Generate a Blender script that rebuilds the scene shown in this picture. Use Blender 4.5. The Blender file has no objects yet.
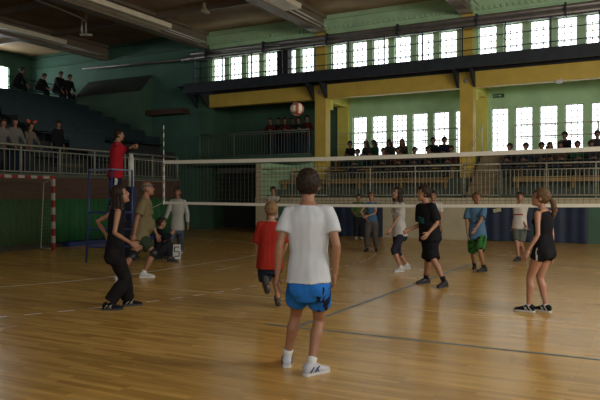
import bpy, bmesh, math, random
from mathutils import Vector, Matrix, noise
V = Vector
random.seed(7)
sc = bpy.context.scene
col = sc.collection

# ------------------------------------------------------------------ camera
CH, FPX = 1.52, 665.0
YAW, PIT = math.radians(28.4), math.radians(-0.345)
camd = bpy.data.cameras.new('camera'); cam = bpy.data.objects.new('camera', camd); col.objects.link(cam)
cam.location = (0, 0, CH); cam.rotation_euler = (math.pi/2 + PIT, 0, YAW)
camd.sensor_width = 36; camd.lens = 36*FPX/600; camd.clip_end = 200
sc.camera = cam
# ------------------------------------------------------------------ world, light, exposure
sc.view_settings.view_transform = 'Standard'; sc.view_settings.look = 'None'
sc.view_settings.gamma = 1; sc.view_settings.use_curve_mapping = False
sc.view_settings.exposure = 0.0
w = bpy.data.worlds.new('world'); sc.world = w; w.use_nodes = True
WORLD = 0.38
w.node_tree.nodes['Background'].inputs[0].default_value = (0.86, 0.93, 1.0, 1)
w.node_tree.nodes['Background'].inputs[1].default_value = WORLD
def area(name, loc, tgt, sx, sy, power, colr):
    l = bpy.data.lights.new(name, 'AREA'); l.shape = 'RECTANGLE'; l.size = sx; l.size_y = sy
    l.energy = power; l.color = colr
    o = bpy.data.objects.new(name, l); col.objects.link(o); o.location = loc
    o.rotation_euler = (V(tgt)-V(loc)).to_track_quat('-Z', 'Y').to_euler()
    return o
# unseen fill lights added in place of windows, behind and right of the camera
area('near_fill_light', (4.5, -4.0, 5.5), (-4.5, 20, 3.0), 7, 2.6, 430, (1.0, 0.93, 0.82))
area('right_fill_light', (7.5, 9.0, 5.2), (-4, 18, 2.5), 9, 2.6, 880, (1.0, 0.95, 0.86))
PANE_UP, PANE_LOW, PANE_LEFT = 4.2, 3.3, 15.0      # brightness of the daylit glass

# ------------------------------------------------------------------ pixel helpers (600 x 400 frame)
cF = V((-math.sin(YAW)*math.cos(PIT), math.cos(YAW)*math.cos(PIT), math.sin(PIT)))
cR = V((math.cos(YAW), math.sin(YAW), 0)); cU = cR.cross(cF)
def at(px, py, d):
    """world point seen at (px,py) at distance d along the view axis"""
    return V((0, 0, CH)) + cF*d + cR*((px-300)/FPX*d) + cU*((200-py)/FPX*d)
def ground(px, py, z=0.0):
    r = cF + cR*((px-300)/FPX) + cU*((200-py)/FPX)
    return V((0, 0, CH)) + r*((z-CH)/r.z)
def deg_facing(off):
    """unit vector: off=0 away from camera, 90 image left, -90 image right, 180 to the camera"""
    a = YAW + math.radians(off); return V((-math.sin(a), math.cos(a), 0))

# ------------------------------------------------------------------ materials
MATS = {}
def mat(name, c, rough=0.7, var=0.12, scale=6.0, bump=0.0, metal=0.0, spec=0.5, coat=0.0, stretch=None):
    if name in MATS: return MATS[name]
    m = bpy.data.materials.new(name); m.use_nodes = True; nt = m.node_tree; b = nt.nodes['Principled BSDF']
    b.inputs['Roughness'].default_value = rough; b.inputs['Metallic'].default_value = metal
    b.inputs['Specular IOR Level'].default_value = spec; b.inputs['Coat Weight'].default_value = coat
    tc = nt.nodes.new('ShaderNodeTexCoord'); mp = nt.nodes.new('ShaderNodeMapping')
    if stretch: mp.inputs['Scale'].default_value = stretch
    nt.links.new(tc.outputs['Object'], mp.inputs[0])
    n = nt.nodes.new('ShaderNodeTexNoise'); n.inputs['Scale'].default_value = scale; n.inputs['Detail'].default_value = 3
    nt.links.new(mp.outputs[0], n.inputs['Vector'])
    r = nt.nodes.new('ShaderNodeValToRGB')
    r.color_ramp.elements[0].position = 0.3; r.color_ramp.elements[1].position = 0.7
    lo = [max(0, x*(1-var)) for x in c]; hi = [min(1, x*(1+var)) for x in c]
    r.color_ramp.elements[0].color = (*lo, 1); r.color_ramp.elements[1].color = (*hi, 1)
    nt.links.new(n.outputs[0], r.inputs[0]); nt.links.new(r.outputs[0], b.inputs['Base Color'])
    if bump:
        bp = nt.nodes.new('ShaderNodeBump'); bp.inputs['Strength'].default_value = bump; bp.inputs['Distance'].default_value = 0.02
        nt.links.new(n.outputs[0], bp.inputs['Height']); nt.links.new(bp.outputs[0], b.inputs['Normal'])
    MATS[name] = m; return m
def glass_mat(name, strength):
    m = bpy.data.materials.new(name); m.use_nodes = True; nt = m.node_tree; b = nt.nodes['Principled BSDF']
    b.inputs['Base Color'].default_value = (0.7, 0.75, 0.75, 1); b.inputs['Roughness'].default_value = 0.3
    tc = nt.nodes.new('ShaderNodeTexCoord'); n = nt.nodes.new('ShaderNodeTexNoise'); n.inputs['Scale'].default_value = 3.1
    n.inputs['Detail'].default_value = 1
    nt.links.new(tc.outputs['Object'], n.inputs['Vector'])
    r = nt.nodes.new('ShaderNodeValToRGB')
    e = r.color_ramp.elements; e[0].position = 0.3; e[1].position = 0.62
    e[0].color = (0.62, 0.60, 0.50, 1); e[1].color = (0.88, 0.96, 1.0, 1)
    x = e.new(0.45); x.color = (0.84, 0.90, 0.94, 1)
    nt.links.new(n.outputs[0], r.inputs[0]); nt.links.new(r.outputs[0], b.inputs['Emission Color'])
    b.inputs['Emission Strength'].default_value = strength
    return m
def floor_mat():
    m = bpy.data.materials.new('parquet'); m.use_nodes = True; nt = m.node_tree; b = nt.nodes['Principled BSDF']
    tc = nt.nodes.new('ShaderNodeTexCoord')
    br = nt.nodes.new('ShaderNodeTexBrick')
    br.inputs['Scale'].default_value = 1.0; br.inputs['Brick Width'].default_value = 0.62; br.inputs['Row Height'].default_value = 0.072
    br.inputs['Mortar Size'].default_value = 0.0007; br.inputs['Bias'].default_value = -0.1; br.offset_frequency = 2; br.offset = 0.43; br.squash = 1.35; br.squash_frequency = 3
    br.inputs['Color1'].default_value = (0.74, 0.45, 0.115, 1); br.inputs['Color2'].default_value = (0.47, 0.265, 0.056, 1)
    br.inputs['Mortar'].default_value = (0.20, 0.095, 0.03, 1)
    nt.links.new(tc.outputs['Object'], br.inputs['Vector'])
    mp = nt.nodes.new('ShaderNodeMapping'); mp.inputs['Scale'].default_value = (0.8, 9, 1)
    nt.links.new(tc.outputs['Object'], mp.inputs[0])
    n = nt.nodes.new('ShaderNodeTexNoise'); n.inputs['Scale'].default_value = 2.2; n.inputs['Detail'].default_value = 5
    nt.links.new(mp.outputs[0], n.inputs['Vector'])
    r = nt.nodes.new('ShaderNodeValToRGB'); r.color_ramp.elements[0].position = 0.3; r.color_ramp.elements[1].position = 0.72
    r.color_ramp.elements[0].color = (0.62, 0.62, 0.62, 1); r.color_ramp.elements[1].color = (1, 1, 1, 1)
    nt.links.new(n.outputs[0], r.inputs[0])
    mx = nt.nodes.new('ShaderNodeMix'); mx.data_type = 'RGBA'; mx.blend_type = 'MULTIPLY'; mx.inputs[0].default_value = 0.8
    nt.links.new(br.outputs['Color'], mx.inputs[6]); nt.links.new(r.outputs[0], mx.inputs[7])
    nt.links.new(mx.outputs[2], b.inputs['Base Color'])
    b.inputs['Roughness'].default_value = 0.30; b.inputs['Specular IOR Level'].default_value = 0.42
    n2 = nt.nodes.new('ShaderNodeTexNoise'); n2.inputs['Scale'].default_value = 1.3
    nt.links.new(tc.outputs['Object'], n2.inputs['Vector'])
    mr = nt.nodes.new('ShaderNodeMapRange'); mr.inputs[3].default_value = 0.22; mr.inputs[4].default_value = 0.30
    nt.links.new(n2.outputs[0], mr.inputs[0]); nt.links.new(mr.outputs[0], b.inputs['Roughness'])
    bp = nt.nodes.new('ShaderNodeBump'); bp.inputs['Strength'].default_value = 0.06; bp.inputs['Distance'].default_value = 0.01
    nt.links.new(n.outputs[0], bp.inputs['Height']); nt.links.new(bp.outputs[0], b.inputs['Normal'])
    return m

# ------------------------------------------------------------------ mesh helpers
def bx(bm, x0, x1, y0, y1, z0, z1):
    vs = [bm.verts.new(p) for p in [(x0,y0,z0),(x1,y0,z0),(x1,y1,z0),(x0,y1,z0),(x0,y0,z1),(x1,y0,z1),(x1,y1,z1),(x0,y1,z1)]]
    for f in [(0,3,2,1),(4,5,6,7),(0,1,5,4),(1,2,6,5),(2,3,7,6),(3,0,4,7)]: bm.faces.new([vs[i] for i in f])
def frame_of(d):
    d = d.normalized(); a = V((0,0,1)) if abs(d.z) < 0.9 else V((0,1,0))
    u = d.cross(a).normalized(); return u, u.cross(d).normalized()
def loft(bm, rings, cap=True):
    """rings: list of lists of points of one length"""
    vr = [[bm.verts.new(p) for p in r] for r in rings]
    n = len(vr[0])
    for a, b in zip(vr, vr[1:]):
        for i in range(n):
            bm.faces.new((a[i], a[(i+1) % n], b[(i+1) % n], b[i]))
    if cap:
        bm.faces.new(list(reversed(vr[0]))); bm.faces.new(vr[-1])
def ring(c, u, v, ru, rv, n=12, p=1.0):
    out = []
    for i in range(n):
        a = 2*math.pi*i/n; ca, sa = math.cos(a), math.sin(a)
        ca = math.copysign(abs(ca)**p, ca); sa = math.copysign(abs(sa)**p, sa)
        out.append(c + u*(ru*ca) + v*(rv*sa))
    return out
def tube(bm, pts, radii, n=10, cap=True):
    """round tube through pts; radii a number or one per point; parallel transported"""
    pts = [V(p) for p in pts]
    if not hasattr(radii, '__len__'): radii = [radii]*len(pts)
    t0 = (pts[1]-pts[0]).normalized(); u, v = frame_of(t0); rings = []
    for i, p in enumerate(pts):
        a = pts[max(0, i-1)]; b = pts[min(len(pts)-1, i+1)]; t = (b-a).normalized()
        q = t0.rotation_difference(t); u = q @ u; v = q @ v; t0 = t
        rings.append(ring(p, u, v, radii[i], radii[i], n))
    loft(bm, rings, cap)
def capsule(bm, pts, radii, n=12):
    pts = [V(p) for p in pts]; radii = list(radii)
    d0 = (pts[0]-pts[1]).normalized(); d1 = (pts[-1]-pts[-2]).normalized()
    P = [pts[0]+d0*radii[0]*0.98, pts[0]+d0*radii[0]*0.75] + pts + [pts[-1]+d1*radii[-1]*0.75, pts[-1]+d1*radii[-1]*0.98]
    R = [radii[0]*0.15, radii[0]*0.66] + radii + [radii[-1]*0.66, radii[-1]*0.15]
    tube(bm, P, R, n)
def ball(bm, c, r, sub=2, M=None):
    """ellipsoid, r a triple, M a 3x3 rotation"""
    res = bmesh.ops.create_icosphere(bm, subdivisions=sub, radius=1)
    for v in res['verts']:
        p = V((v.co.x*r[0], v.co.y*r[1], v.co.z*r[2]))
        v.co = (M @ p if M else p) + V(c)
    return res['verts']
def obj(name, bm, m, parent=None, smooth=False, loc=None):
    bmesh.ops.recalc_face_normals(bm, faces=bm.faces)
    me = bpy.data.meshes.new(name); bm.to_mesh(me); bm.free()
    ms = m if isinstance(m, (list, tuple)) else [m]
    for x in ms: me.materials.append(x)
    if smooth:
        for p in me.polygons: p.use_smooth = True
    o = bpy.data.objects.new(name, me); col.objects.link(o)
    if parent: o.parent = parent
    if loc: o.location = loc
    return o
def tag(o, label=None, cat=None, group=None, kind=None):
    if label: o['label'] = label
    if cat: o['category'] = cat
    if group: o['group'] = group
    if kind: o['kind'] = kind
    return o
def thing(name, label, cat, loc=(0,0,0), rz=0, group=None):
    o = bpy.data.objects.new(name, None); o.empty_display_size = 0.2; col.objects.link(o)
    o.location = loc; o.rotation_euler = (0, 0, rz)
    return tag(o, label, cat, group)
def struct(name, bm, m, parent=None, smooth=False):
    o = obj(name, bm, m, parent, smooth)
    if not parent: o['kind'] = 'structure'
    return o
def dup(root, loc, label=None, group=None):
    r = root.copy(); col.objects.link(r); r.location = loc
    if label: r['label'] = label
    if group: r['group'] = group
    for ch in list(root.children):
        c = ch.copy(); col.objects.link(c); c.parent = r
        for g in ch.children:
            d = g.copy(); col.objects.link(d); d.parent = c
    return r
B = bmesh.new

# ------------------------------------------------------------------ colours of the hall
M_floor = floor_mat()
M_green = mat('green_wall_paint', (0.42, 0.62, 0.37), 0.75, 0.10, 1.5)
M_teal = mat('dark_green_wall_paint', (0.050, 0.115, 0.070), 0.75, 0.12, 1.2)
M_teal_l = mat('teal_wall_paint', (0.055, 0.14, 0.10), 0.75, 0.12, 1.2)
M_yellow = mat('ochre_paint', (0.60, 0.42, 0.07), 0.6, 0.10, 2.0)
M_yellow2 = mat('lemon_paint', (0.66, 0.58, 0.12), 0.6, 0.10, 2.0)
M_steel = mat('dark_steel_paint', (0.018, 0.024, 0.032), 0.6, 0.3, 4)
M_duct = mat('grey_duct_metal', (0.22, 0.20, 0.18), 0.42, 0.15, 3, metal=0.5)
M_ceil = mat('brown_ceiling_board', (0.32, 0.21, 0.105), 0.8, 0.2, 0.9)
M_beam = mat('grey_brown_beam_paint', (0.20, 0.155, 0.105), 0.55, 0.12, 1.5)
M_strip = mat('lamp_strip_enamel', (0.75, 0.66, 0.48), 0.45, 0.08, 2)
M_brown = mat('brown_wood_cladding', (0.06, 0.026, 0.013), 0.65, 0.25, 3, stretch=(1, 0.3, 6))
M_cream = mat('cream_plaster', (0.46, 0.40, 0.26), 0.75, 0.10, 2)
M_rail = mat('grey_rail_paint', (0.42, 0.39, 0.29), 0.5, 0.1, 5)
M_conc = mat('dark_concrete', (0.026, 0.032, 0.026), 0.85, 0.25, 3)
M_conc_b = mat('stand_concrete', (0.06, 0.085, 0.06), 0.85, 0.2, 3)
M_bench = mat('ochre_bench_wood', (0.34, 0.20, 0.06), 0.55, 0.2, 4, stretch=(0.4, 4, 4))
M_seat = mat('dark_blue_seat_plastic', (0.012, 0.030, 0.034), 0.55, 0.2, 4)
M_curt = mat('green_curtain_cloth', (0.010, 0.085, 0.022), 0.8, 0.18, 3, stretch=(1, 3, 0.6))
M_bluem = mat('blue_mat_vinyl', (0.008, 0.016, 0.045), 0.5, 0.25, 3)
M_tape = mat('net_tape_canvas', (0.62, 0.60, 0.50), 0.7, 0.05, 6)
M_cord = mat('net_cord', (0.045, 0.05, 0.04), 0.8, 0.1, 6)
M_mull = mat('window_bar_paint', (0.34, 0.35, 0.31), 0.6, 0.1, 6)
M_blue = mat('blue_steel_paint', (0.018, 0.035, 0.12), 0.45, 0.15, 5)
M_red = mat('red_enamel', (0.42, 0.03, 0.02), 0.5, 0.1, 5)
M_white = mat('white_enamel', (0.62, 0.60, 0.54), 0.5, 0.08, 5)
M_black = mat('black_plastic', (0.012, 0.012, 0.013), 0.5, 0.2, 5)
M_line_w = mat('white_court_paint', (0.85, 0.82, 0.72), 0.4, 0.12, 8)
M_line_b = mat('blue_court_paint', (0.11, 0.17, 0.21), 0.4, 0.12, 8)
M_line_f = mat('faded_court_paint', (0.80, 0.62, 0.36), 0.4, 0.15, 8)
G_up = glass_mat('clerestory_daylit_glass', PANE_UP); G_low = glass_mat('gallery_daylit_glass', PANE_LOW); G_left = glass_mat('left_daylit_glass', PANE_LEFT)

# ------------------------------------------------------------------ setting: floor and court markings
bm = B(); bx(bm, -31, 8, -6, 28, -0.2, 0); FLOOR = struct('floor', bm, M_floor)
LT = 0.002
def strip(p, q, wd, m):
    p = V((*p, LT)); q = V((*q, LT)); d = (q-p).normalized(); n = V((-d.y, d.x, 0))*wd/2
    bm = B(); vs = [bm.verts.new(x) for x in (p-n, q-n, q+n, p+n)]; bm.faces.new(vs)
    return obj('court_line', bm, m, FLOOR)
def polyline(pts, wd, m):
    bm = B(); L, Rr = [], []
    for i, p in enumerate(pts):
        a = V((*pts[max(0, i-1)], 0)); b = V((*pts[min(len(pts)-1, i+1)], 0)); d = (b-a).normalized()
        n = V((-d.y, d.x, 0))*wd/2; c = V((*p, LT)); L.append(bm.verts.new(c-n)); Rr.append(bm.verts.new(c+n))
    for i in range(len(pts)-1): bm.faces.new((L[i], L[i+1], Rr[i+1], Rr[i]))
    return obj('court_line', bm, m, FLOOR)
GX, GY0, GY1 = -15.0, 10.15, 13.15
def area_line(R):
    pts = [(GX + R*math.cos(math.radians(a)), GY0 + R*math.sin(math.radians(a))) for a in range(-88, 1, 2)]
    pts += [(GX+R, GY0 + (GY1-GY0)*k/20) for k in range(1, 20)]
    pts += [(GX + R*math.cos(math.radians(a)), GY1 + R*math.sin(math.radians(a))) for a in range(0, 89, 2)]
    return pts
polyline(area_line(6.0), 0.05, M_line_w)
pts = area_line(9.0); dense = []
for a, b in zip(pts, pts[1:]):
    n = max(1, int(math.dist(a, b)/0.05))
    dense += [(a[0]+(b[0]-a[0])*k/n, a[1]+(b[1]-a[1])*k/n) for k in range(n)]
bm = B(); acc = 0.0
for a, b in zip(dense, dense[1:]):
    l = math.dist(a, b); 
    if (acc % 0.42) < 0.20:
        d = V((b[0]-a[0], b[1]-a[1], 0)).normalized(); n = V((-d.y, d.x, 0))*0.025; e = V((*b, LT)) + d*0.004
        bm.faces.new([bm.verts.new(x) for x in (V((*a, LT))-n, e-n, e+n, V((*a, LT))+n)])
    acc += l
obj('dashed_court_line', bm, M_line_w, FLOOR)
strip((-8.0, 11.1), (-8.0, 12.1), 0.05, M_line_w)
strip((-3.7, 6.72), (-3.7, 15.5), 0.055, M_line_b)
strip((-4.1, 6.74), (5.5, 6.74), 0.055, M_line_b)
strip((-3.7, 15.5), (5.5, 15.5), 0.055, M_line_b)
strip((-7.8, 8.5), (5.5, 8.6), 0.035, M_line_f)

# ------------------------------------------------------------------ setting: walls, roof
CX = [-24.66, -18.6, -12.55, -6.4, -0.3, 5.75]         # column axes
YC, YW, YV = 25.0, 27.4, 25.2                          # column face, gallery window wall, clerestory wall
def window_wall(name, m, x0, x1, y0, y1, z0, z1, wins, wz0, wz1):
    bm = B(); wins = sorted(wins); bx(bm, x0, x1, y0, y1, z0, wz0); bx(bm, x0, x1, y0, y1, wz1, z1)
    x = x0
    for a, b in wins: bx(bm, x, a, y0, y1, wz0, wz1); x = b
    bx(bm, x, x1, y0, y1, wz0, wz1)
    return struct(name, bm, m)
def bay_windows(k, skip=()):
    c = (CX[k]+CX[k+1])/2
    return [(c+(j-2.5)*0.928-0.335, c+(j-2.5)*0.928+0.335) for j in range(6) if j not in skip]
up = [x for k in (1, 2, 3, 4) for x in bay_windows(k)]
low = [x for k in (2, 3, 4) for x in bay_windows(k)]
UZ0, UZ1, LZ0, LZ1 = 6.45, 7.87, 3.3, 5.06
window_wall('wall_back_upper', M_green, -18.85, 8, YV, YV+0.35, 6.0, 9.1, up, UZ0, UZ1)
window_wall('wall_back', M_green, -12.55, 8, YW, YW+0.35, 0, 6.0, low, LZ0, LZ1)
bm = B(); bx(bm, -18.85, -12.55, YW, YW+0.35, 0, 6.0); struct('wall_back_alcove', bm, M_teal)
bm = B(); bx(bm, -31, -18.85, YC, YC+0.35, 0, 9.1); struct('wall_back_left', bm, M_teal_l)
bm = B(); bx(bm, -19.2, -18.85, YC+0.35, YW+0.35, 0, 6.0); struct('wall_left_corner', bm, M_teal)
bm = B(); bx(bm, -18.85, 8, YV+0.35, YW+0.35, 5.95, 6.15); struct('ceiling_gallery', bm, M_green)
bm = B(); bx(bm, -31, 8, -6, YV+0.35, 9.1, 9.3)
struct('ceiling', bm, M_ceil)
for k, yy in enumerate([-3, 0.5, 4, 7.5, 11, 14.5, 18, 21.5]):
    bm = B(); bx(bm, -30.2, 8, yy-0.09, yy+0.09, 8.86, 9.1); struct('trim_%d' % (k+10), bm, M_beam)
wn = 0
def window(x0, x1, y, z0, z1, glass, nx=3, nz=6):
    global wn; wn += 1
    bm = B(); t = 0.035
    bx(bm, x0, x0+t, y-0.03, y+0.03, z0, z1); bx(bm, x1-t, x1, y-0.03, y+0.03, z0, z1)
    bx(bm, x0, x1, y-0.03, y+0.03, z0, z0+t); bx(bm, x0, x1, y-0.03, y+0.03, z1-t, z1)
    for i in range(1, nx): xx = x0+(x1-x0)*i/nx; bx(bm, xx-0.013, xx+0.013, y-0.02, y+0.02, z0, z1)
    for i in range(1, nz): zz = z0+(z1-z0)*i/nz; bx(bm, x0, x1, y-0.02, y+0.02, zz-0.013, zz+0.013)
    o = struct('window_%d' % wn, bm, M_mull)
    bm = B(); bx(bm, x0+0.01, x1-0.01, y+0.03, y+0.045, z0+0.01, z1-0.01); obj('pane', bm, glass, o)
for a, b in up: window(a, b, YV+0.12, UZ0, UZ1, G_up, 3, 5)
for a, b in low: window(a, b, YW+0.12, LZ0, LZ1, G_low, 3, 7)

# cornice with dentils, picture rail, above the clerestory
bm = B()
bx(bm, -18.85, 8, YV-0.10, YV, 8.92, 9.1); bx(bm, -18.85, 8, YV-0.05, YV, 8.36, 8.46)
x = -18.8
while x < 7.9: bx(bm, x, x+0.10, YV-0.07, YV, 8.50, 8.62); x += 0.22
struct('trim_1', bm, M_green)
bm = B(); bx(bm, -30.2, -18.85, YC-0.08, YC, 8.4, 8.5); bx(bm, -30.2, -18.85, YC-0.12, YC, 8.95, 9.1); struct('trim_2', bm, M_teal)

# left end of the hall, with daylit windows high up
def wall_x(name, m, x0, x1, y0, y1, z0, z1, wins, wz0, wz1):
    bm = B(); bx(bm, x0, x1, y0, y1, z0, wz0); bx(bm, x0, x1, y0, y1, wz1, z1); y = y0
    for a, b in wins: bx(bm, x0, x1, y, a, wz0, wz1); y = b
    bx(bm, x0, x1, y, y1, wz0, wz1); return struct(name, bm, m)
lw = [(16.6, 18.6), (21.0, 23.6)]
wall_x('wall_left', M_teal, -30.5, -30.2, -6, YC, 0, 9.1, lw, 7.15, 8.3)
for a, b in lw:
    wn += 1; bm = B(); x = -30.32
    for i in range(5): yy = a+(b-a)*i/4; bx(bm, x-0.03, x+0.03, yy-0.02, yy+0.02, 7.15, 8.3)
    for i in range(4): zz = 7.15+1.15*i/3; bx(bm, x-0.03, x+0.03, a, b, zz-0.02, zz+0.02)
    o = struct('window_%d' % wn, bm, M_mull); bm = B(); bx(bm, x-0.05, x-0.035, a+0.01, b-0.01, 7.16, 8.29); obj('pane', bm, G_left, o)

# roof girders with the lamp strips running along their side
for k, cx in enumerate(CX):
    bm = B(); zb = 8.36
    bx(bm, cx-0.22, cx+0.22, -6, YV-0.1, zb, zb+0.07); bx(bm, cx-0.12, cx+0.12, -6, YV-0.1, zb+0.07, 9.0); bx(bm, cx-0.26, cx+0.26, -6, YV-0.1, 8.96, 9.1)
    g = struct('trim_%d' % (k+30), bm, M_beam)
    bm = B(); bx(bm, cx+0.24, cx+0.56, -6, 21.6, 8.42, 8.52); bx(bm, cx+0.60, cx+0.92, -6, 21.6, 8.42, 8.52)
    bx(bm, cx+0.24, cx+0.94, -6, 21.6, 8.52, 8.60)
    t = tag(obj('lamp_strip', bm, M_strip), None, 'lamp strip', 'unlit lamp strips beside the roof girders')
    t['label'] = ['long unlit lamp strip by the roof girder above the left stand', 'pale unlit lamp strip beside the girder that meets the left end of the catwalk',
                  'unlit lamp strip beside the girder meeting the roof over the hit ball', 'unlit lamp strip beside the girder at the top right over the second ochre column',
                  'unlit lamp strip on the girder outside the right edge', 'last unlit lamp strip to the right'][k]
    for j in (0, 1):
        bm = B(); xx = cx+0.36+0.25*j; tube(bm, [(xx, 21.7, 8.46), (xx, 24.3, 8.44)], 0.028, 8); obj('lamp_tube', bm, M_white, t, True)
    if k > 3:
        for c in list(t.children): bpy.data.objects.remove(c)
        bpy.data.objects.remove(t)

# ------------------------------------------------------------------ ochre columns, beam, pilasters
for k, cx in enumerate(CX[1:]):
    m = M_teal if k == 0 else M_yellow
    bm = B(); z0 = 0 if k < 2 else 1.2
    bx(bm, cx-0.25, cx+0.25, YC, YC+0.45, z0, 6.3); bx(bm, cx-0.22, cx+0.22, YC+0.05, YV, 6.3, 8.5)
    o = tag(obj('column', bm, [m]), ['dark green pillar at the left end of the catwalk', 'ochre column behind the ball, left of the gallery windows', 'ochre column standing between the two groups of gallery windows', 'ochre column off the right edge', 'last ochre column'][k], 'column', None, 'structure')
    if k:
        bm = B(); bx(bm, cx-0.25, cx+0.25, YC+0.45, YW, 5.5, 5.95); bx(bm, cx-0.25, cx+0.25, YC+0.45, YC+0.75, 5.2, 5.5); obj('cross_beam', bm, M_yellow2, o)
        bm = B(); bx(bm, cx-0.27, cx+0.27, YW-0.14, YW, 3.15, 5.95); obj('pilaster', bm, M_yellow2, o)
        bm = B(); tube(bm, [(cx-0.02, YC-0.03, 5.85), (cx-0.02, YC, 5.85)], 0.085, 16); obj('round_plate', bm, M_rail, o, True)
bm = B()
for a, b in zip(CX[1:], CX[2:]): bx(bm, a+0.25, b-0.25, YC+0.03, YC+0.40, 5.60, 6.2)
struct('trim_3', bm, M_yellow)
# catwalk under the clerestory
cw = thing('catwalk', 'dark steel catwalk with thin railings running below the high windows', 'catwalk', (0, 0, 0))
cw['kind'] = 'structure'
bm = B(); bx(bm, -19.5, 8, 24.15, YC, 6.50, 6.56); bx(bm, -19.1, 8, 24.12, 24.2, 6.18, 6.62); bx(bm, -19.1, 8, 24.9, YC-0.005, 6.18, 6.5); obj('deck', bm, M_steel, cw)
for zz in (6.82, 7.26, 7.68):
    bm = B(); tube(bm, [(-18.5, 24.2, zz), (8, 24.2, zz)], 0.02, 6); obj('handrail', bm, M_steel, cw)
x = -18.5
while x < 8:
    bm = B(); bx(bm, x-0.022, x+0.022, 24.18, 24.22, 6.56, 7.7); obj('post', bm, M_steel, cw); x += 1.52
for cx in CX[1:]:
    for s in (-1, 1):
        bm = B(); xx = cx+s*0.31; w_ = 0.035
        vs = [(24.2, 6.2), (24.95, 6.2), (25.0, 5.6), (24.92, 5.6)]
        a = [bm.verts.new((xx-w_, y, z)) for y, z in vs]; b = [bm.verts.new((xx+w_, y, z)) for y, z in vs]
        bm.faces.new(a); bm.faces.new(b)
        for i in range(4): bm.faces.new((a[i], a[(i+1)%4], b[(i+1)%4], b[i]))
        obj('bracket', bm, M_steel, cw)
# duct
d = thing('heating_duct', 'long grey duct running along the top of the high windows', 'duct')
bm = B(); tube(bm, [(-19.4, 24.45, 7.80), (8, 24.45, 7.80)], 0.115, 12); obj('lower_pipe', bm, M_duct, d, True)
bm = B(); tube(bm, [(-18.9, 24.5, 8.02), (8, 24.5, 8.02)], 0.105, 12); obj('upper_pipe', bm, M_duct, d, True)
x = -18
while x < 8: bm = B(); bx(bm, x-0.03, x+0.03, 24.30, 24.62, 7.66, 8.14); bx(bm, x-0.01, x+0.01, 24.6, YV-0.01, 7.9, 7.94); obj('clamp', bm, M_steel, d); x += 3.03
bm = B(); tube(bm, [(-25.9, 24.6, 8.0), (-19.3, 24.6, 7.85)], 0.055, 10); tag(obj('pipe', bm, M_duct, None, True), 'thin grey pipe along the dark green wall left of the catwalk', 'pipe')
bm = B(); bx(bm, -14.52, -13.98, 24.75, 25.1, 6.6, 7.95); tag(obj('wall_panel', bm, M_black), 'tall black panel standing among the high windows above the ball', 'panel')

# ------------------------------------------------------------------ gallery stand at the back
YR = 23.0; SX0, SX1 = -14.43, 7.0
TZ = [(23.0, 23.75, 1.45), (23.75, 24.5, 1.80), (24.5, 25.25, 2.2), (25.25, 25.95, 2.6), (25.95, YW, 3.2)]
bm = B()
for a, b, z in TZ: bx(bm, SX0, SX1, a, b, 0.0, z)
struct('trim_4', bm, M_conc_b)
bm = B(); bx(bm, SX0-0.02, SX1, YR-0.10, YR+0.02, 1.24, 1.46); struct('trim_5', bm, M_cream)           # coping
bm = B(); bx(bm, SX0-0.02, -13.95, YR-0.06, YR, 0, 1.24); bx(bm, SX0-0.02, -14.2, YR-0.06, YR+0.2, 1.24, 2.85); struct('wall_back_end', bm, M_cream)
bm = B(); bx(bm, -14.2, -14.0, YR+0.02, YC+0.06, 1.46, 2.85); bx(bm, -14.2, -12.82, YC+0.06, YC+0.2, 2.2, 2.98); struct('wall_gallery_end', bm, M_green)
bm = B(); bx(bm, -9.0, -5.4, YR-0.04, YR, 0, 1.24); struct('wall_back_panel', bm, M_cream)
bm = B(); bx(bm, -13.95, -9.0, YR-0.04, YR, 0, 1.24); bx(bm, -5.4, SX1, YR-0.04, YR, 0, 1.24); struct('wall_back_low', bm, M_teal)
bm = B(); bx(bm, -18.85, -12.8, 24.55, YW, 3.0, 3.2); bx(bm, -18.85, -12.8, 24.5, 24.6, 2.9, 3.25); struct('trim_6', bm, M_teal)  # balcony over the passage
bm = B(); bx(bm, -18.85, SX0, 27.0, 27.1, 0, 3.0); struct('wall_passage', bm, mat('passage_paint', (0.04, 0.05, 0.045), 0.8))
bm = B(); bx(bm, -16.9, -15.9, 26.93, 27.0, 0, 2.1)
for s in (-16.98, -15.9): bx(bm, s, s+0.08, 26.9, 27.0, 0, 2.2)
bx(bm, -16.98, -15.82, 26.9, 27.0, 2.1, 2.2); struct('door_1', bm, mat('dark_door_paint', (0.03, 0.04, 0.05), 0.6))
bm = B(); bx(bm, -17.6, -15.6, 24.7, 24.8, 2.55, 2.75); tag(obj('sign_board', bm, mat('dull_sign', (0.07, 0.07, 0.06))), 'dull blank board hanging at the top of the dark passage', 'board')

def railing(name, label, p0, p1, z0, height, nposts, group=None, gap=0.2, bal=0.135, mt=None, r=0.018):
    """straight railing between p0 and p1 on the floor: posts, three rails, balusters"""
    mt = mt or M_rail
    p0 = V((*p0, z0)); p1 = V((*p1, z0)); t = thing(name, label, 'railing', p0, 0, group); L = (p1-p0).length; d = (p1-p0).normalized()
    for nm, zz, rr in (('top_rail', height, r*1.5), ('middle_rail', height-gap, r), ('bottom_rail', 0.09, r)):
        bm = B(); tube(bm, [d*0+V((0,0,zz)), d*L+V((0,0,zz))], rr, 8); obj(nm, bm, mt, t, True)
    bm = B(); tube(bm, [(0,0,0), (0,0,height)], r*1.5, 8); p = obj('post', bm, mt, t, True)
    for i in range(1, nposts): c = p.copy(); col.objects.link(c); c.location = d*(L*i/(nposts-1)); c.parent = t
    nb = int(L/bal); bm = B(); bx(bm, -0.007, 0.007, -0.007, 0.007, 0.09, height-gap); q = obj('baluster', bm, mt, t); q.location = d*(L/nb*0.5)
    for i in range(1, nb): c = q.copy(); col.objects.link(c); c.location = d*(L/nb*(i+0.5)); c.parent = t
    return t
G_r = 'railings along the front of the gallery stand'
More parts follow.
